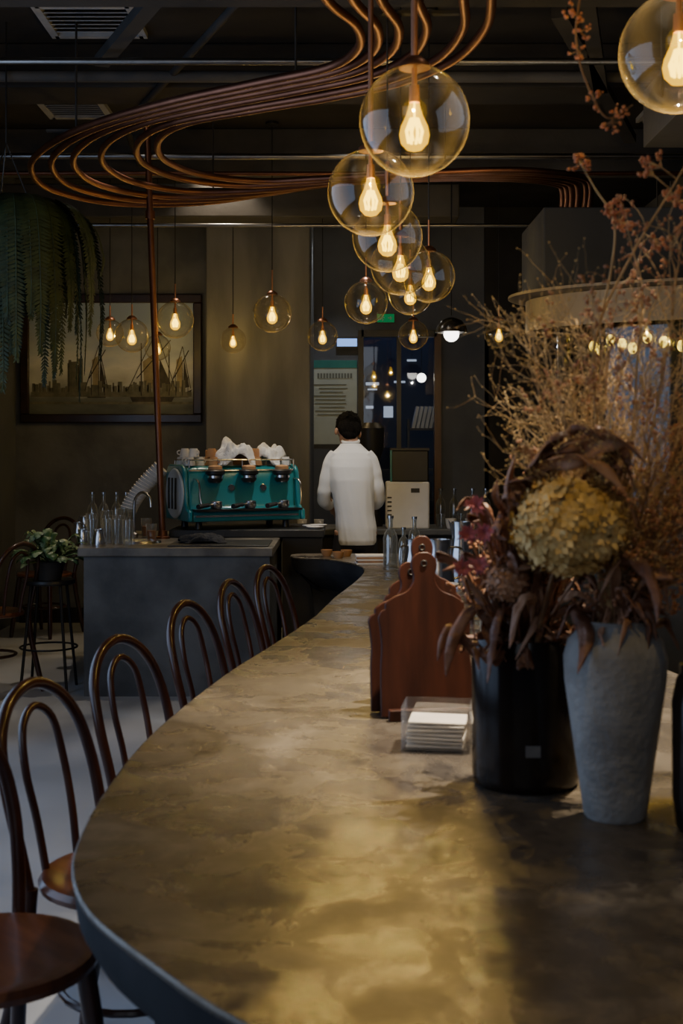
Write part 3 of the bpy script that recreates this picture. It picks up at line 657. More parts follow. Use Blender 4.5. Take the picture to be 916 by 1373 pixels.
for x_ in(-.20,.03,.26):
    b=MB(); b.lathe([(0,.295),(.035,.295),(.048,.31),(.05,.345),(.062,.35),(.064,.37),(.05,.38),(0,.38)],24,(x_,-.20,0),0)
    b.lathe([(.0505,.325),(.053,.325),(.053,.34),(.0505,.34)],24,(x_,-.20,0),1)
    b.lathe([(0,.38),(.045,.38),(.045,.398),(.03,.405),(0,.408)],20,(x_,-.20,0),2)
    b.obj('group_head',['black','steel','cork'],t)
    b=MB(); b.lathe([(0,.13),(.03,.13),(.040,.145),(.040,.175),(.034,.18),(0,.18)],20,(x_-.01,-.25,0),0)
    b.tube([(x_-.04,-.265,.16),(x_-.08,-.30,.158)],.009,8,0); b.tube([(x_-.08,-.30,.158),(x_-.17,-.37,.150)],[.012,.016],10,1)
    b.obj('portafilter',['steel','black'],t)
for x_ in(-.33,.36):
    b=MB().tube(cat([(x_,-.16,.32),(x_,-.26,.30),(x_,-.29,.20),(x_*.97,-.30,.15)],4),.006,8); b.obj('steam_wand','steel',t)
for x_ in(-.3,.3):
    for y_ in(-.17,.12): MB().lathe([(0,0),(.025,0),(.018,.06),(0,.06)],14,(x_,y_,0)).obj('foot','black',t)
Rz=Matrix.Rotation(MR,4,'Z')
def mp_(x_,y_,z_): 
    q=Rz@V((x_,y_,0)); return (q.x+MX,q.y+MY,z_)
cupg='espresso cups on the machine'
def cup(loc,r=.035,h=.055,mt='white',label='small white ceramic cup upside down on the machine',g=cupg,handle=True,name='cup',down=True):
    t=thing(name,label,'cup',loc,ru(0,6),g)
    pr=[(0,0),(r*.65,0),(r*.7,.004),(r*.95,h*.6),(r,h),(r*.93,h),(r*.86,h*.55),(r*.6,.008),(0,.006)]
    if down: pr=[(a,h-c) for a,c in pr]
    MB().lathe(pr,20).obj('cup_body',mt,t)
    if handle: MB().tube(cat([(r*.85,0,h*.25),(r*1.35,0,h*.35),(r*1.4,0,h*.65),(r*.9,0,h*.75)],4),.004,6).obj('handle',mt,t)
    return t
c0=cup(mp_(-.33,.1,TZ))
for x_,y_,l in((-.33,.0,0),(-.25,.08,0),(-.25,-.03,0),(-.33,-.08,0),(-.32,.05,1),(-.29,-.04,1),(-.26,.06,1),(.31,.10,0),(.34,-.07,0),(.34,.02,0),(.33,.06,1),(-.18,.10,0),(.22,.11,0)):
    dup(c0,mp_(x_,y_,TZ+.056*l),ru(0,6))
c1=cup(mp_(-.16,-.06,TZ),mt='cork',label='small brown clay cup upside down on the machine',g='brown cups on the machine')
for x_,y_,l in((-.17,.02,0),(-.16,-.02,1),(.13,-.08,0),(.14,-.0,0),(.135,-.04,1)): dup(c1,mp_(x_,y_,TZ+.056*l),ru(0,6))
for x_,y_,s_ in((-.10,.09,.10),(.10,.09,.11)):
    o=MB().box((0,0,s_*.5),(s_*1.1,s_,s_)).obj('kraft_box','cork',None,mp_(x_,y_,TZ),(0,0,ru(-.4,.4)),bev=.003); tag(o,'small brown kraft box on top of the espresso machine','box','boxes on the machine')
def towel(loc,sx,sy,h,rz,label,mt='cloth',seed=0):
    b=MB(); n=34; vs=[]
    for i in range(n):
        for j in range(n):
            u=i/(n-1)*2-1; v=j/(n-1)*2-1; rr=math.hypot(u,v)
            q=noise.noise(V((u*1.8+seed,v*1.8,seed))); q2=1-abs(noise.noise(V((u*3.5+seed,v*3.5,3))))*2
            env=max(0,1-min(1,rr*.85)**4)
            z=h*env*(.75+.5*q)+.022*q2*env
            vs.append((u*sx*(1+.25*q),v*sy*(1+.2*q2),max(.002,z)))
    fs=[(i*n+j,i*n+j+1,(i+1)*n+j+1,(i+1)*n+j) for i in range(n-1) for j in range(n-1)]
    o=b.add(vs,fs).obj('towel' if mt=='cloth' else 'cloth',mt,None,loc,(0,0,rz),sharp=180); m=o.modifiers.new('s','SOLIDIFY'); m.thickness=.003; m.offset=1
    return tag(o,label,'towel')
towel(mp_(-.01,-.03,TZ),.12,.11,.16,.3,'crumpled white towel heaped on the espresso machine',seed=1.7)
towel(mp_(.25,.01,TZ),.10,.11,.13,-.2,'crumpled white towel draped on the machine end',seed=5.1)

# ------------------------------------------------------------ service bar items
t=thing('sink_basin','round stainless steel sink rim beside the tap','sink',(-1.22,7.60,.85))
MB().lathe([(.0,.003),(.10,.003),(.118,.012),(.135,.014),(.14,.0)],36).obj('basin','steel',t)
t=thing('tap','tall arched chrome tap beside the sink','tap',(-1.30,7.95,.85))
MB().tube(cat([(0,0,0),(0,0,.2),(.015,-.01,.26),(.06,-.05,.29),(.11,-.09,.26),(.12,-.10,.20)],5),.009,10).obj('spout','steel',t)
MB().lathe([(0,0),(.025,0),(.025,.03),(.012,.04),(0,.04)],16).obj('tap_base','steel',t); MB().tube([(0,0,.05),(-.05,0,.07)],.006,8).obj('lever','steel',t)
o=MB().box((0,0,.004),(.58,.46,.008)).obj('bar_mat','black',None,(-.71,7.50,.85),bev=.003); tag(o,'black rubber bar mat on the concrete bar','mat')
towel((-.82,7.5,.859),.13,.09,.035,.2,'folded black cloth on the bar mat','blackcloth',seed=9)
def glass(loc,r=.032,h=.11,fill=None,label='clear drinking glass on the bar',g='glasses on the bar'):
    t=thing('drinking_glass',label,'glass',loc,0,g)
    MB().lathe([(0,0),(r*.8,0),(r,h),(r*.94,h),(r*.74,.008),(0,.008)],20).obj('glass_body','glass',t)
    if fill: MB().lathe([(0,.009),(r*.73,.009),(r*.85,h*.6),(0,h*.6)],20).obj('drink',fill,t)
    return t
pts=[(-1.46,7.42),(-1.38,7.50),(-1.31,7.40),(-1.50,7.6),(-1.42,7.66),(-1.53,7.75),(-1.45,7.84),(-1.56,7.92),(-1.38,7.80),(-1.48,8.02),(-1.60,8.10),(-1.40,8.12),(-1.53,8.2),(-1.44,8.28),(-1.62,8.25),(-1.50,8.10),(-1.38,8.22),(-1.36,8.0),(-1.34,7.62),(-1.24,7.36)]
for x_,y_ in pts: glass((x_,y_,.85),ru(.030,.038),ru(.10,.19))
glass((-1.17,7.80,.85),.034,.10,'orange','glass of amber tea on the bar')
glass((-1.24,8.05,.85),.034,.12,'orange','glass of amber tea on the bar')
def bottle(loc,r,h,label,mt='glass'):
    t=thing('glass_bottle',label,'bottle',loc,0,'bottles')
    MB().lathe([(0,0),(r,0),(r,h*.6),(r*.8,h*.7),(r*.35,h*.8),(r*.35,h*.97),(r*.42,h*.97),(r*.42,h),(r*.3,h),(r*.28,h*.8),(r*.7,h*.7),(r*.9,h*.58),(r*.9,.01),(0,.01)],24).obj('bottle_body',mt,t)
    MB().lathe([(0,h),(r*.45,h),(r*.45,h*1.05),(0,h*1.05)],16).obj('cap','steel',t); return t
for x_,y_ in((-1.66,8.45),(-1.58,8.42),(-1.50,8.45),(-1.43,8.42)): bottle((x_,y_,.85),.034,.26,'clear glass bottle with steel cap on the bar')
def jug(loc,r,h,rz,label):
    t=thing('steel_jug',label,'jug',loc,rz,'steel jugs')
    MB().lathe([(0,0),(r,0),(r*1.03,h*.15),(r*.98,h*.45),(r*.75,h*.75),(r*.8,h),(r*.76,h),(r*.70,h*.75),(r*.93,h*.4),(0,.006)],28).obj('jug_body','steel',t)
    MB().tube(cat([(-r*.75,0,h*.85),(-r*1.5,0,h*.8),(-r*1.55,0,h*.35),(-r*.98,0,h*.25)],4),.005,8).obj('handle','steel',t)
    MB().add([(r*.6,-.015,h*.9),(r*.6,.015,h*.9),(r*1.15,0,h*1.04),(r*.75,0,h*.72)],[(0,2,3),(1,3,2),(0,1,2)]).obj('spout','steel',t)
    return t
for x_,y_,s_ in((-1.40,7.32,.9),(-1.66,8.0,.9),(-1.68,8.3,1.1),(-1.53,7.50,.8)):
    jug((x_,y_,.85),.045*s_,.11*s_,ru(0,6),'small stainless milk jug on the bar')
b0=None
for k in range(20):
    a=k/19; x_=-1.42+.19*a**1.6; z_=.86+.38*a-.02*a*a
    ang=.12+.60*a
    tt=thing('paper_cup','white paper cup in a tall leaning nested stack','cup',(x_-.02,8.38,z_),group='nested paper cups',rot=(0,ang,0))
    if b0 is None:
        b0=MB().lathe([(0,.008),(.042,.008),(.043,0),(.056,.085),(.059,.088),(.056,.091),(.054,.085),(.041,.012)],20).obj('cup_body','white',tt)
    else:
        q=b0.copy(); COL.objects.link(q); q.parent=tt
for i,(x_,y_) in enumerate([(-.17,8.10),(-.2,8.24),(-.15,8.3)]):
    o=MB().lathe([(0,0),(.03,0),(.055,.012),(.057,.016),(.03,.006),(0,.005)],24).obj('saucer','white',None,(x_,y_,.90)); tag(o,'white saucer on the black counter','saucer','saucers')
t=thing('coffee_grinder','tall white boxy coffee grinder with dark square hopper','grinder',(.465,8.98,.85))
MB().box((0,0,.165),(.30,.26,.33)).obj('housing','white',t,bev=.012)
MB().box((.015,0,.44),(.26,.2,.22)).obj('hopper','black',t,bev=.008)
MB().box((.015,0,.558),(.27,.21,.016)).obj('hopper_lid','black',t)
MB().box((-.118,-.102,.44),(.014,.01,.22)).obj('hopper_edge','teal',t)
for i in range(5): MB().box((-.13,-.131,.10+.03*i),(.03,.004,.01)).obj('vent_slot','black',t)
MB().box((.05,-.131,.27),(.06,.004,.03)).obj('display','black',t)
t=thing('bean_grinder','black coffee bean grinder with tall dark hopper','grinder',(.22,9.2,.85))
MB().lathe([(0,0),(.08,0),(.08,.05),(.06,.08),(.065,.40),(.05,.45),(0,.45)],24).obj('housing','black',t)
MB().lathe([(0,.45),(.05,.45),(.085,.56),(.09,.70),(.092,.71),(.06,.75),(0,.75)],24).obj('hopper','black',t)
for i,(x_,y_) in enumerate([(.70,8.95),(.77,8.92),(.84,8.98),(.91,8.93),(.98,8.93),(1.05,9.0)]):
    if i%2: cup((x_,y_,.85),.04,.07,label='white ceramic mug on the back counter',g='mugs on back counter',down=False,name='mug')
    else: glass((x_,y_,.85),.03,.1,label='clear glass on the back counter')
for x_,y_ in((.72,9.2),(.82,9.22),(.95,9.2),(1.05,9.22)): bottle((x_,y_,.85),.035,.26,'clear glass syrup bottle on the back counter')
for x_ in(-.28,-.16): cup((x_,9.0,.85),.035,.06,label='white ceramic mug on the back counter',g='mugs on back counter',down=False,name='mug')

# ------------------------------------------------------------ things at far end of main counter
for i in range(5):
    o=MB().box((0,0,.005),(.17-.01*(i%2),.13,.010)).obj('menu_booklet',['paper','leafpale','white','cork','paper'][i],None,(.165,7.2,.76+i*.0105),(0,0,ru(-.12,.12)),bev=.002); tag(o,'thin booklet in a small stack on the counter','booklet','booklet stack')
for x_,y_ in((-.02,7.55),(.03,7.68),(-.09,7.7)):
    cup((x_,y_,.76),.035,.04,'cork','small brown clay cup on the counter','clay cups',False,'clay_cup',False)
bottle((.27,7.0,.76),.040,.27,'clear glass water bottle with steel cap'); bottle((.35,7.15,.76),.03,.2,'clear glass water bottle with steel cap'); bottle((.42,7.3,.76),.035,.25,'clear glass water bottle with steel cap')
jug((.44,5.8,.76),.075,.24,R(180),'tall stainless steel pitcher behind the wooden boards')
jug((.58,6.15,.76),.06,.30,R(200),'tall stainless steel pitcher behind the wooden boards')
jug((.36,6.35,.76),.05,.2,R(30),'stainless steel pitcher behind the wooden boards')
t=thing('white_bowl','white ceramic bowl on the counter','bowl',(.42,5.5,.76))
MB().lathe([(0,0),(.04,0),(.045,.01),(.09,.07),(.086,.07),(.04,.014),(0,.012)],28).obj('bowl','white',t)
for x_,y_ in((.62,4.6),(.60,4.9),(.64,5.2),(.50,4.3),(.58,4.1)):
    glass((x_,y_,.76),.035,.13,label='clear glass behind the dried flowers',g='glasses on the counter')

# ------------------------------------------------------------ serving boards
def board_outline(w,h):
    o=[(w*.5,0),(w*.5,h*.28),(w*.485,h*.42),(w*.50,h*.54),(w*.515,h*.60),(w*.48,h*.64),(w*.44,h*.655),(w*.43,h*.69),(w*.33,h*.73),(w*.20,h*.76),(w*.13,h*.81),(w*.12,h*.86),(w*.14,h*.90),(w*.14,h*.94),(w*.11,h*.975),(w*.05,h*.998),(0,h)]
    pts=cat([(a,c,0) for a,c in o],4)
    pts=[(p.x,p.y) for p in pts]
    return pts+[(-a,c) for a,c in pts[-2::-1]]
def board(loc,rot,w,h,label):
    t=thing('serving_board',label,'cutting board',loc,group='serving boards',rot=rot)
    T=Matrix.Rotation(R(90),4,'X')
    MB().prism(board_outline(w,h),-.009,.009,T=T).obj('board','board',t,bev=.003,sharp=30)
    MB().tube([(.007*math.cos(a*.524),-.0095,h*.93+.007*math.sin(a*.524)) for a in range(12)],.0018,6,closed=True).obj('hanging_hole','black',t)
    return t
board((.208,3.10,.763),(R(-7),0,R(6)),.225,.40,'red-brown wooden serving board with knobbed handle standing on the counter')
board((.180,3.17,.763),(R(-7),0,R(8)),.215,.37,'red-brown wooden serving board with knobbed handle standing behind')
board((.212,3.25,.763),(R(-7),0,R(4)),.20,.43,'taller red-brown wooden serving board standing behind')
t=thing('board_stand','low wooden slotted base holding the boards upright','stand',(.20,3.19,.76),R(6))
for y_ in(-.125,-.045,.03,.12): MB().box((0,y_,.014),(.20,.022,.028)).obj('slot_rail','board',t,bev=.003)
t=thing('napkin_holder','clear acrylic open box holding white napkins','napkin holder',(.212,2.80,.76),R(-8))
b=MB().box((0,0,.003),(.15,.12,.006))
b.box((-.0735,0,.05),(.003,.12,.094)); b.box((.0735,0,.05),(.003,.12,.094)); b.box((0,.0585,.05),(.144,.003,.094)); b.box((0,-.0585,.05),(.144,.003,.094))
b.obj('acrylic_box','acryl',t)
for i in range(7):
    o=MB().box((0,0,.003),(.125,.10,.005)).obj('napkin','paper',None,(.212+ru(-.003,.003),2.80+ru(-.003,.003),.767+i*.0085),(ru(-.02,.02),ru(-.02,.02),R(-8)+ru(-.05,.05)),bev=.002); tag(o,'folded white paper napkin stacked in the acrylic box','napkin','napkins in the holder')

# ------------------------------------------------------------ vases
t=thing('black_jar','glossy brown-black cylindrical jar with small label on the counter','vase',(.362,2.50,.76))
MB().lathe([(0,0),(.096,0),(.102,.006),(.104,.02),(.106,.25),(.10,.285),(.098,.29),(.092,.285),(.096,.25),(.094,.02),(0,.015)],48).obj('jar_body','blackjar',t)
MB().box((0,-.1055,.085),(.028,.002,.022)).obj('label_tag','tag',t)
t=thing('grey_vase','matt grey ceramic vase with broad shoulders and narrow foot','vase',(.49,2.27,.76))
MB().lathe([(0,0),(.052,0),(.056,.006),(.062,.05),(.078,.16),(.090,.245),(.092,.285),(.084,.315),(.066,.335),(.060,.345),(.062,.352),(.055,.352),(.056,.34),(.078,.31),(.084,.28),(.07,.16),(.05,.03),(0,.02)],56).obj('vase_body','vase',t)
t=thing('dark_bottle_vase','dark glazed jar vase at the counter edge','vase',(.632,2.19,.76))
MB().lathe([(0,0),(.050,0),(.056,.01),(.060,.06),(.060,.22),(.052,.26),(.045,.27),(.047,.285),(.040,.285),(.038,.27),(0,.26)],40).obj('vase_body','blackjar',t)

# ------------------------------------------------------------ dried flowers
def rv(): 
    v=V((random.gauss(0,1),random.gauss(0,1),random.gauss(0,1))); return v.normalized()
def grow(mb,p,d,L,r,depth,tips,curl=.25,up=0.0,n=5,spread=.7,kids=2,sides=4):
    pts=[V(p)]; dd=V(d).normalized(); p=V(p)
    for i in range(n):
        dd=(dd+rv()*curl+V((0,0,up))).normalized(); p=p+dd*(L/n); pts.append(p.copy())
        if depth>0 and i>=1:
            for _ in range(kids if rnd()<.8 else 0):
                grow(mb,p,(dd+rv()*spread).normalized(),L*ru(.35,.6),r*.65,depth-1,tips,curl,up,4,spread,kids,3)
    mb.tube(pts,[r*(1-.6*i/n) for i in range(n+1)],sides)
    tips.append((p,dd))
    if depth==0 and n>3: tips.append((pts[-2],dd))
def berry(mb,p,r): mb.sph(p,r,6)
def branch(path,r,label,mt='twig',bm='berry',twigs=8,tl=.16,depth=1,br=.005,bn=3,curl=.25,spread=.7,start=.35,up=.05,kids=1,bspread=.012,clusters=None):
    t=thing('dried_branch',label,'dried branch',path[0],0,'dried branches in the vases')
    o=V(path[0]); P=[p-o for p in cat(path,6)]
    mb=MB(); tips=[]
    mb.tube(P,[r*(1-.65*i/len(P)) for i in range(len(P))],6)
    for k in range(twigs):
        f=start+(1-start)*(k+rnd())/twigs; i=min(len(P)-2,int(f*(len(P)-1)))
        d=(P[i+1]-P[i]).normalized()
        grow(mb,P[i],(d+rv()*spread).normalized(),tl*ru(.6,1.3),r*.45,depth,tips,curl,up,5,spread,kids)
    if clusters:
        tips=[]
        for c in clusters:
            c=V(c)-o; q=min(P,key=lambda p:(p-c).length)
            for k in range(7):
                e=c+rv()*.016; mb.tube([q,q.lerp(c,.6),e],[.0015,.0012,.0008],4); tips.append((e,V((0,0,1))))
    else: tips.append((P[-1],V((0,0,1))))
    mb.obj('stem',mt,t,sharp=180,fixn=False)
    if bn:
        mb=MB()
        for p,d in tips:
            for _ in range(bn): berry(mb,p+rv()*bspread*rnd(),br*ru(.6,1.2))
        mb.obj('berries',bm,t,sharp=180,fixn=False,kind='stuff')
    return t
VX,VY,VZ=.49,2.27,1.10
bl='tall dried branch with small brown berries in the grey vase'
Y=2.35
branch([(VX,VY,VZ-.25),(VX+.02,VY,VZ+.05),(.62,2.3,1.45),(.78,Y,1.95),(.74,Y,2.35),(.58,Y,2.46),(.47,Y,2.34),(.437,Y,2.22),(.44,Y,2.14),(.466,Y,2.07),(.495,Y,2.03),(.54,Y,2.055)],.0035,'tall arching twig with clusters of reddish dried berries',bm='redberry',twigs=0,clusters=[(.43,Y,2.225),(.447,Y,2.19),(.44,Y,2.155),(.468,Y,2.065),(.50,Y,2.02),(.515,Y,2.035)],br=.0034,bn=3,bspread=.008)
branch([(VX,VY,VZ-.25),(VX-.01,VY,VZ+.1),(.46,2.3,1.5),(.475,Y,1.64),(.54,Y,1.78),(.60,Y,1.88),(.66,Y,1.98)],.0045,bl,bm='redberry',twigs=0,clusters=[(.575,Y,1.953),(.56,Y,1.94),(.613,Y,1.885),(.635,Y,1.87),(.59,Y,1.80)],br=.0036,bn=4,bspread=.010,mt='goldtwig')
branch([(.475,Y,1.64),(.50,Y,1.75),(.505,Y,1.84),(.47,Y,1.90),(.444,Y,1.945)],.0026,'side twig with clusters of reddish dried berries',bm='redberry',twigs=0,clusters=[(.444,Y,1.945),(.51,Y,1.855),(.52,Y,1.84),(.50,Y,1.865)],br=.0036,bn=5,bspread=.011,mt='goldtwig')
for ex,ez in((.56,1.70),(.62,1.74),(.50,1.62),(.44,1.58)):
    branch([(VX,VY,VZ-.25),(VX-.01,VY,VZ+.1),((VX+ex)/2,2.3,1.42),(ex-.01,Y,ez-.1),(ex,Y,ez)],.0035,bl,tl=.12,twigs=9,start=.5,br=.0032,bn=3,bspread=.009,mt='goldtwig')
gl2='bushy golden dried filler branch with fine wiry twigs'
for k in range(34):
    ex=ru(.33,.69); ez=ru(1.36,1.72-.40*max(0,.50-ex)); ey=ru(2.2,2.5)
    branch([(VX+ru(-.03,.03),VY+ru(-.02,.02),VZ-.25),(VX+ru(-.03,.03),VY,VZ+.05),((VX+ex)/2+ru(-.02,.03),(VY+ey)/2,(VZ+ez)/2),(ex,ey,ez)],.0020,gl2,'goldtwig','gold',13,.13,1,.0015,1,.32,.85,.40,.05,2,.004)
for k in range(14):
    ex=ru(.50,.72); ez=ru(1.14,1.46); ey=ru(2.1,2.4)
    branch([(VX+ru(-.03,.03),VY+ru(-.02,.02),VZ-.25),(VX+ru(-.02,.04),VY,VZ+.02),((VX+ex)/2,(VY+ey)/2,(VZ+ez)/2+.02),(ex,ey,ez)],.0036,bl,'twig','berry',8,.10,1,.0034,2,.25,.7,.30,.05,1,.010)
JX,JY,JZ=.362,2.50,1.04
for k in range(10):
    ex=ru(.24,.48); ez=ru(1.12,1.36); ey=ru(2.45,2.65)
    branch([(JX+ru(-.03,.03),JY+ru(-.03,.03),JZ-.2),(JX+ru(-.04,.04),JY,JZ+.03),((JX+ex)/2,(JY+ey)/2,(JZ+ez)/2+.02),(ex,ey,ez)],.003,'dark dried twig with tiny buds standing in the black jar','twig','berry',7,.08,1,.0035,2,.25,.7,.35,.03,1,.012)
def leafmesh(mb,path,w,curl=.4,mi=0,twist=0.0,wav=.25):
    P=cat(path,8); N=len(P); vs=[]; m=7; sd0=ru(0,50)
    sd=(P[1]-P[0]).cross(V((0,0,1)))
    if sd.length<1e-4: sd=V((1,0,0))
    sd.normalize()
    for i in range(N):
        t_=(P[min(N-1,i+1)]-P[max(0,i-1)]).normalized(); f=i/(N-1)
        s2=(sd-t_*sd.dot(t_)).normalized(); s2=Matrix.Rotation(twist*f,3,t_)@s2; nn=t_.cross(s2)
        ww=w*(max(0.03,math.sin(math.pi*min(1,f*.97+.03)))**.9)*(1+.35*noise.noise(V((f*9,sd0,0))))
        for k in range(m):
            u=k/(m-1)*2-1; vs.append(P[i]+s2*ww*u+nn*(ww*(curl*u*u*.8+wav*noise.noise(V((f*7+sd0,u*1.8,2)))*2.4)))
    fs=[(i*m+k,i*m+k+1,(i+1)*m+k+1,(i+1)*m+k) for i in range(N-1) for k in range(m-1)]
    mb.add(vs,fs,mi)
def leafstem(path,w,label,mt='leafbrown',curl=.5,twist=0):
    t=thing('dried_leaf',label,'dried leaf',path[0],0,'large dried leaves')
    o=V(path[0]); P=[V(p)-o for p in path]
    mb=MB(); leafmesh(mb,P[1:],w,curl,0,twist); x=mb.obj('leaf_blade',mt,t,sharp=180); m=x.modifiers.new('s','SOLIDIFY'); m.thickness=.001
    mb=MB(); mb.tube(cat(P[:3],5),.0025,6); mb.obj('stalk',mt,t)
lb='long curled brown dried leaf arching out of the black jar'
J=(JX,JY-.02,JZ-.1)
leafstem([J,(.345,2.45,1.27),(.345,2.30,1.365),(.385,2.24,1.425),(.44,2.22,1.435),(.49,2.22,1.405),(.51,2.22,1.35)],.022,lb,'leafbrown',.7,1.4)
leafstem([J,(.35,2.45,1.27),(.35,2.28,1.375),(.39,2.21,1.40),(.445,2.19,1.395),(.49,2.19,1.35),(.51,2.18,1.28)],.017,lb,'leafpale',.7,-1.4)
leafstem([J,(.34,2.45,1.27),(.33,2.30,1.36),(.345,2.24,1.405),(.38,2.22,1.445),(.42,2.21,1.45),(.46,2.2,1.43)],.016,lb,'leafbrown',.6,1.8)
leafstem([J,(.36,2.45,1.25),(.38,2.26,1.39),(.43,2.22,1.42),(.49,2.20,1.43),(.53,2.19,1.39)],.017,lb,'leafpale',.6,-1.6)
leafstem([J,(.34,2.45,1.18),(.325,2.35,1.27),(.30,2.3,1.35),(.31,2.26,1.41)],.016,lb,'leafpale',.7,1.4)
leafstem([J,(.37,2.42,1.15),(.45,2.27,1.21),(.50,2.19,1.23),(.53,2.16,1.18),(.535,2.15,1.12)],.015,lb,'leafbrown',.6,1.6)
leafstem([J,(.36,2.40,1.1),(.345,2.34,1.15),(.315,2.29,1.13),(.300,2.27,1.06)],.015,'pale pinkish dried leaf drooping over the jar rim','leafpale',.6,.9)
leafstem([J,(.40,2.38,1.1),(.42,2.28,1.13),(.425,2.21,1.09),(.405,2.18,1.03)],.014,'dark dried leaf drooping beside the grey vase','leafbrown',.6,.9)
leafstem([J,(.30,2.45,1.1),(.25,2.4,1.12),(.21,2.38,1.06),(.195,2.37,.99)],.013,'dark dried leaf drooping beside the wooden boards','leafbrown',.6,-.9)
leafstem([J,(.33,2.40,1.1),(.29,2.34,1.12),(.27,2.32,1.04),(.265,2.31,.99)],.012,'dark dried leaf drooping over the jar rim','leafbrown',.6,.9)
for k in range(104):
    a=ru(0,6.28); q=ru(.03,.15); ex=JX+q*math.cos(a)*1.15-.012; ey=JY-.05+q*math.sin(a)*.8; ez=ru(1.01,1.30)
    leafstem([(JX+ru(-.03,.03),JY,JZ-.08),(JX+(ex-JX)*.3,JY+(ey-JY)*.3,JZ+.02),(ex*.7+JX*.3,ey,ez),(ex,ey,ez+ru(-.01,.04)),(ex+ru(-.05,.04),ey+ru(-.05,.02),ez+ru(-.06,.03))],ru(.007,.015),'small crinkled brown dried leaf in the black jar',random.choice(['leafbrown','leafbrown','leafbrown','leafpale']),.6,ru(-1.8,1.8))
# leaves around the grey vase mouth and above the flower head
for k in range(34):
    a=ru(0,6.28); q=ru(.04,.10); ex=VX+q*math.cos(a); ey=VY+q*math.sin(a)*.9; ez=ru(1.10,1.22)
    leafstem([(VX+ru(-.02,.02),VY,VZ-.1),(VX+(ex-VX)*.3,VY+(ey-VY)*.3,VZ+.03),(ex*.7+VX*.3,ey*.7+VY*.3,ez),(ex,ey,ez+ru(-.02,.02)),(ex+ru(-.03,.03)+.03*math.cos(a),ey+ru(-.03,.0),ez+ru(-.07,.0))],ru(.007,.013),'small crinkled brown dried leaf over the grey vase rim',random.choice(['leafbrown','leafbrown','leafpale']),.6,ru(-1.8,1.8))
for k in range(26):
    a=ru(.3,2.9); q=ru(.10,.15); ex=.408+q*math.cos(a); ez=1.285+q*math.sin(a); ey=ru(2.22,2.36)
    leafstem([J,(JX,2.46,1.2),(ex*.8+.08,ey+.03,ez-.03),(ex,ey,ez),(ex+ru(-.05,.05),ey+ru(-.04,.02),ez+ru(-.02,.04))],ru(.008,.015),'small crinkled brown dried leaf above the flower head',random.choice(['leafbrown','leafbrown','leafpale']),.6,ru(-1.8,1.8))
def hyd(c,r,label,n=420,mt='gold',root=J,fs_=.012,core='twig'):
    t=thing('dried_hydrangea',label,'flower',root,0,'dried flower heads')
    o=V(root); cc=V(c)-o; mb=MB()
    for i in range(n):
        z=1-2*(i+.5)/n; ph=i*2.39996; q=math.sqrt(1-z*z); d=V((q*math.cos(ph),q*math.sin(ph),z*.85))
        rr=r*(1+.16*noise.noise(d*3)+ru(-.07,.07)); p=cc+d*rr
        s1=d.cross(V((.3,.2,1))).normalized(); s2=d.cross(s1).normalized(); an=ru(0,1.57)
        for k in range(4):
            a=an+k*math.pi/2; u=s1*math.cos(a)+s2*math.sin(a); w_=s1*-math.sin(a)+s2*math.cos(a); f=fs_*ru(.8,1.3)
            lift=ru(-.1,.8)
            mb.add([p,p+u*f*.6+w_*f*.5+d*f*lift*.3,p+u*f*1.15+d*f*lift,p+u*f*.6-w_*f*.5+d*f*lift*.3],[(0,1,2,3)])
    mb.obj('flower_head',mt,t,sharp=180,fixn=False)
    MB().sph(cc,r*.86,16).obj('flower_core',core,t)
    MB().tube(cat([(0,0,0),cc*.5+V((0,0,.03)),cc],5),.005,6).obj('stem','twig',t)
hyd((.398,2.22,1.280),.092,'large round golden-brown dried hydrangea head',480,core='goldtwig')
hyd((.31,2.38,1.17),.038,'small dark mauve dried flower head',160,'leafpale',fs_=.009)
def spray(c,label,n=30,L=.034,mt='purple'):
    t=thing('dried_daisy',label,'flower',J,0,'dried magenta flowers'); cc=V(c)-V(J); mb=MB(); ax=V((ru(-.5,.2),-1,ru(.1,.8))).normalized()
    s1=ax.cross(V((0,0,1))).normalized(); s2=ax.cross(s1)
    for i in range(n):
        a=i*2.4; u=(s1*math.cos(a)+s2*math.sin(a))+ax*ru(.0,.9); u.normalize(); w_=ax.cross(u).normalized()*.003; l=L*ru(.6,1)
        mb.add([cc,cc+u*l*.5+w_,cc+u*l+rv()*.004,cc+u*l*.5-w_],[(0,1,2,3)])
    mb.obj('petals',mt,t,sharp=180,fixn=False); MB().tube(cat([(0,0,0),cc*.5+V((0,0,.02)),cc],5),.003,6).obj('stem','twig',t)
for c in((.255,2.40,1.31),(.27,2.38,1.26),(.24,2.40,1.255),(.26,2.38,1.20),(.23,2.42,1.19)): spray(c,'spiky magenta dried flower leaning out of the black jar',L=.026)

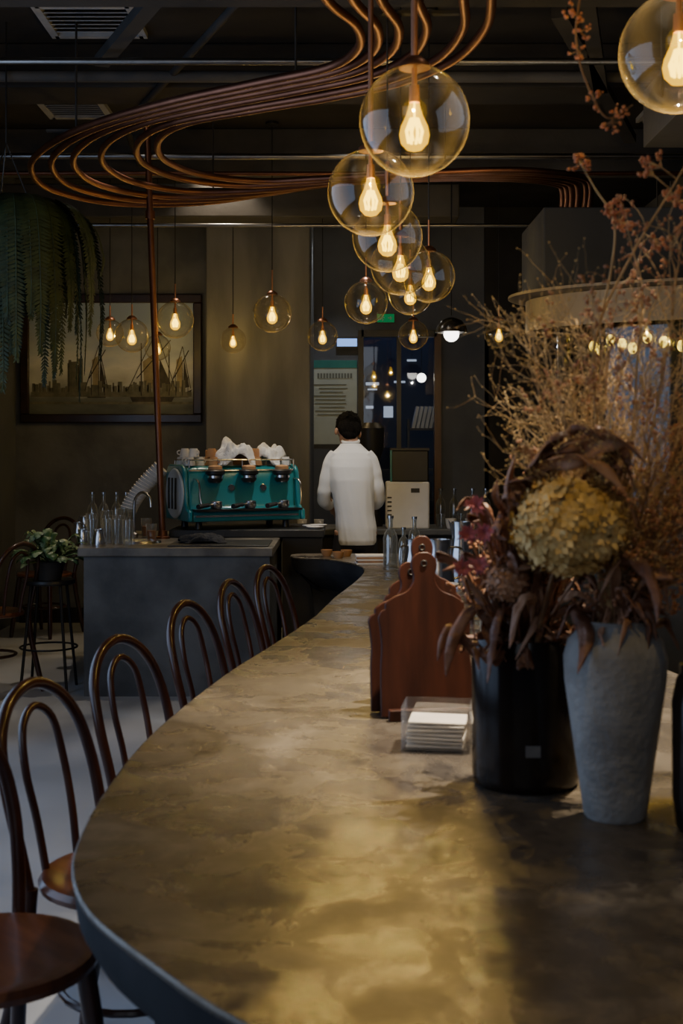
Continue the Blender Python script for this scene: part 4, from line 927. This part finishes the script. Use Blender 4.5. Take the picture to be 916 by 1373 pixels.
# ------------------------------------------------------------ plant on stool
t=thing('plant_stool','black metal stool with wire ring holding the plant','stool',(-1.72,7.45,0))
MB().lathe([(0,.62),(.15,.62),(.155,.63),(.15,.645),(0,.645)],28).obj('stool_top','black',t)
for a in(45,135,225,315):
    c_,s_=math.cos(R(a)),math.sin(R(a)); MB().tube([(.12*c_,.12*s_,.62),(.19*c_,.19*s_,0)],.009,8).obj('leg','black',t)
MB().tube([(.165*math.cos(a*.2618),.165*math.sin(a*.2618),.25) for a in range(24)],.006,6,closed=True).obj('foot_ring','black',t)
t=thing('potted_plant','leafy variegated green plant in a dark pot on the stool','plant',(-1.72,7.45,.645))
MB().lathe([(0,0),(.07,0),(.095,.10),(.10,.105),(.095,.11),(.085,.10),(0,.095)],24).obj('pot','pot',t)
mb=MB()
for i in range(64):
    a=i*2.4; el=ru(.1,1.2); L=ru(.11,.22); d=V((math.cos(a)*math.cos(el),math.sin(a)*math.cos(el),math.sin(el)))
    p0=V((0,0,.1)); p1=p0+d*L*.5; p2=p0+d*L; p3=p2+V((d.x,d.y,-.1))*.05; p4=p3+V((d.x*.5,d.y*.5,-.5))*.06
    leafmesh(mb,[p1,p2,p3,p4],.032,.3,wav=.05); mb.tube([p0,p1],.003,4)
mb.obj('foliage','leaf',t,sharp=180)
# ------------------------------------------------------------ hanging fern
t=thing('hanging_fern','dark green fern with long drooping fronds in a hanging basket','plant',(-1.72,6.5,CZ))
F0=-.17
MB().lathe([(0,-.98+F0),(.10,-.97+F0),(.16,-.86+F0),(.165,-.84+F0),(.15,-.84+F0),(.1,-.90+F0),(0,-.92+F0)],24).obj('basket','pot',t)
b=MB()
for a in(0,2.09,4.19): b.tube([(.16*math.cos(a),.16*math.sin(a),-.85+F0),(0,0,-.45+F0)],.004,5)
b.tube([(0,0,-.45+F0),(0,0,0)],.005,5); b.obj('hanging_chain','black',t)
for i in range(84):
    a=i*2.4; rr=ru(.12,.46); dr=ru(.20,.88)*(1 if rr<.36 else .85); c_,s_=math.cos(a),math.sin(a); mb=MB()
    P=cat([(0.05*c_,.05*s_,-.88+F0),(rr*.6*c_,rr*.6*s_,-.76+F0),(rr*c_,rr*s_,-.86+F0),(rr*1.14*c_,rr*1.14*s_,-.93-dr*.5+F0),(rr*1.12*c_,rr*1.12*s_,-.93-dr+F0)],7)
    mb.tube(P,.003,3); N=len(P)
    for k in range(2,N*3-1):
        f=k/3; i0=min(N-2,int(f)); p=P[i0].lerp(P[i0+1],min(1,f-i0)); t_=(P[i0+1]-P[i0]).normalized(); s=t_.cross(V((c_,s_,.2))).normalized()
        w_=.058*(math.sin(math.pi*min(1,k/(N*3))**.8)+.12)
        for sg_ in(-1,1):
            q=p+s*sg_*w_+t_*.022+rv()*.004; m_=p.lerp(q,.5); mb.add([p-t_*.006,m_-t_*.007,q,m_+t_*.008,p+t_*.007],[(0,1,2,3,4)])
    mb.obj('frond','fern',t,sharp=180,fixn=False)

# ------------------------------------------------------------ daylight from the window & rear
area((-2.55,3.5,1.75),(0,R(-90),0),60,(0.50,0.67,1.0),2.4,4.6)
area((-.6,-1.2,2.6),(R(65),0,R(-8)),12,(0.85,0.90,1.0),2.5,1.6,'street_window_light')
area((.6,12.8,3.3),(0,0,0),6,(0.35,0.5,1.0),1.5,1.0,'corridor_light')
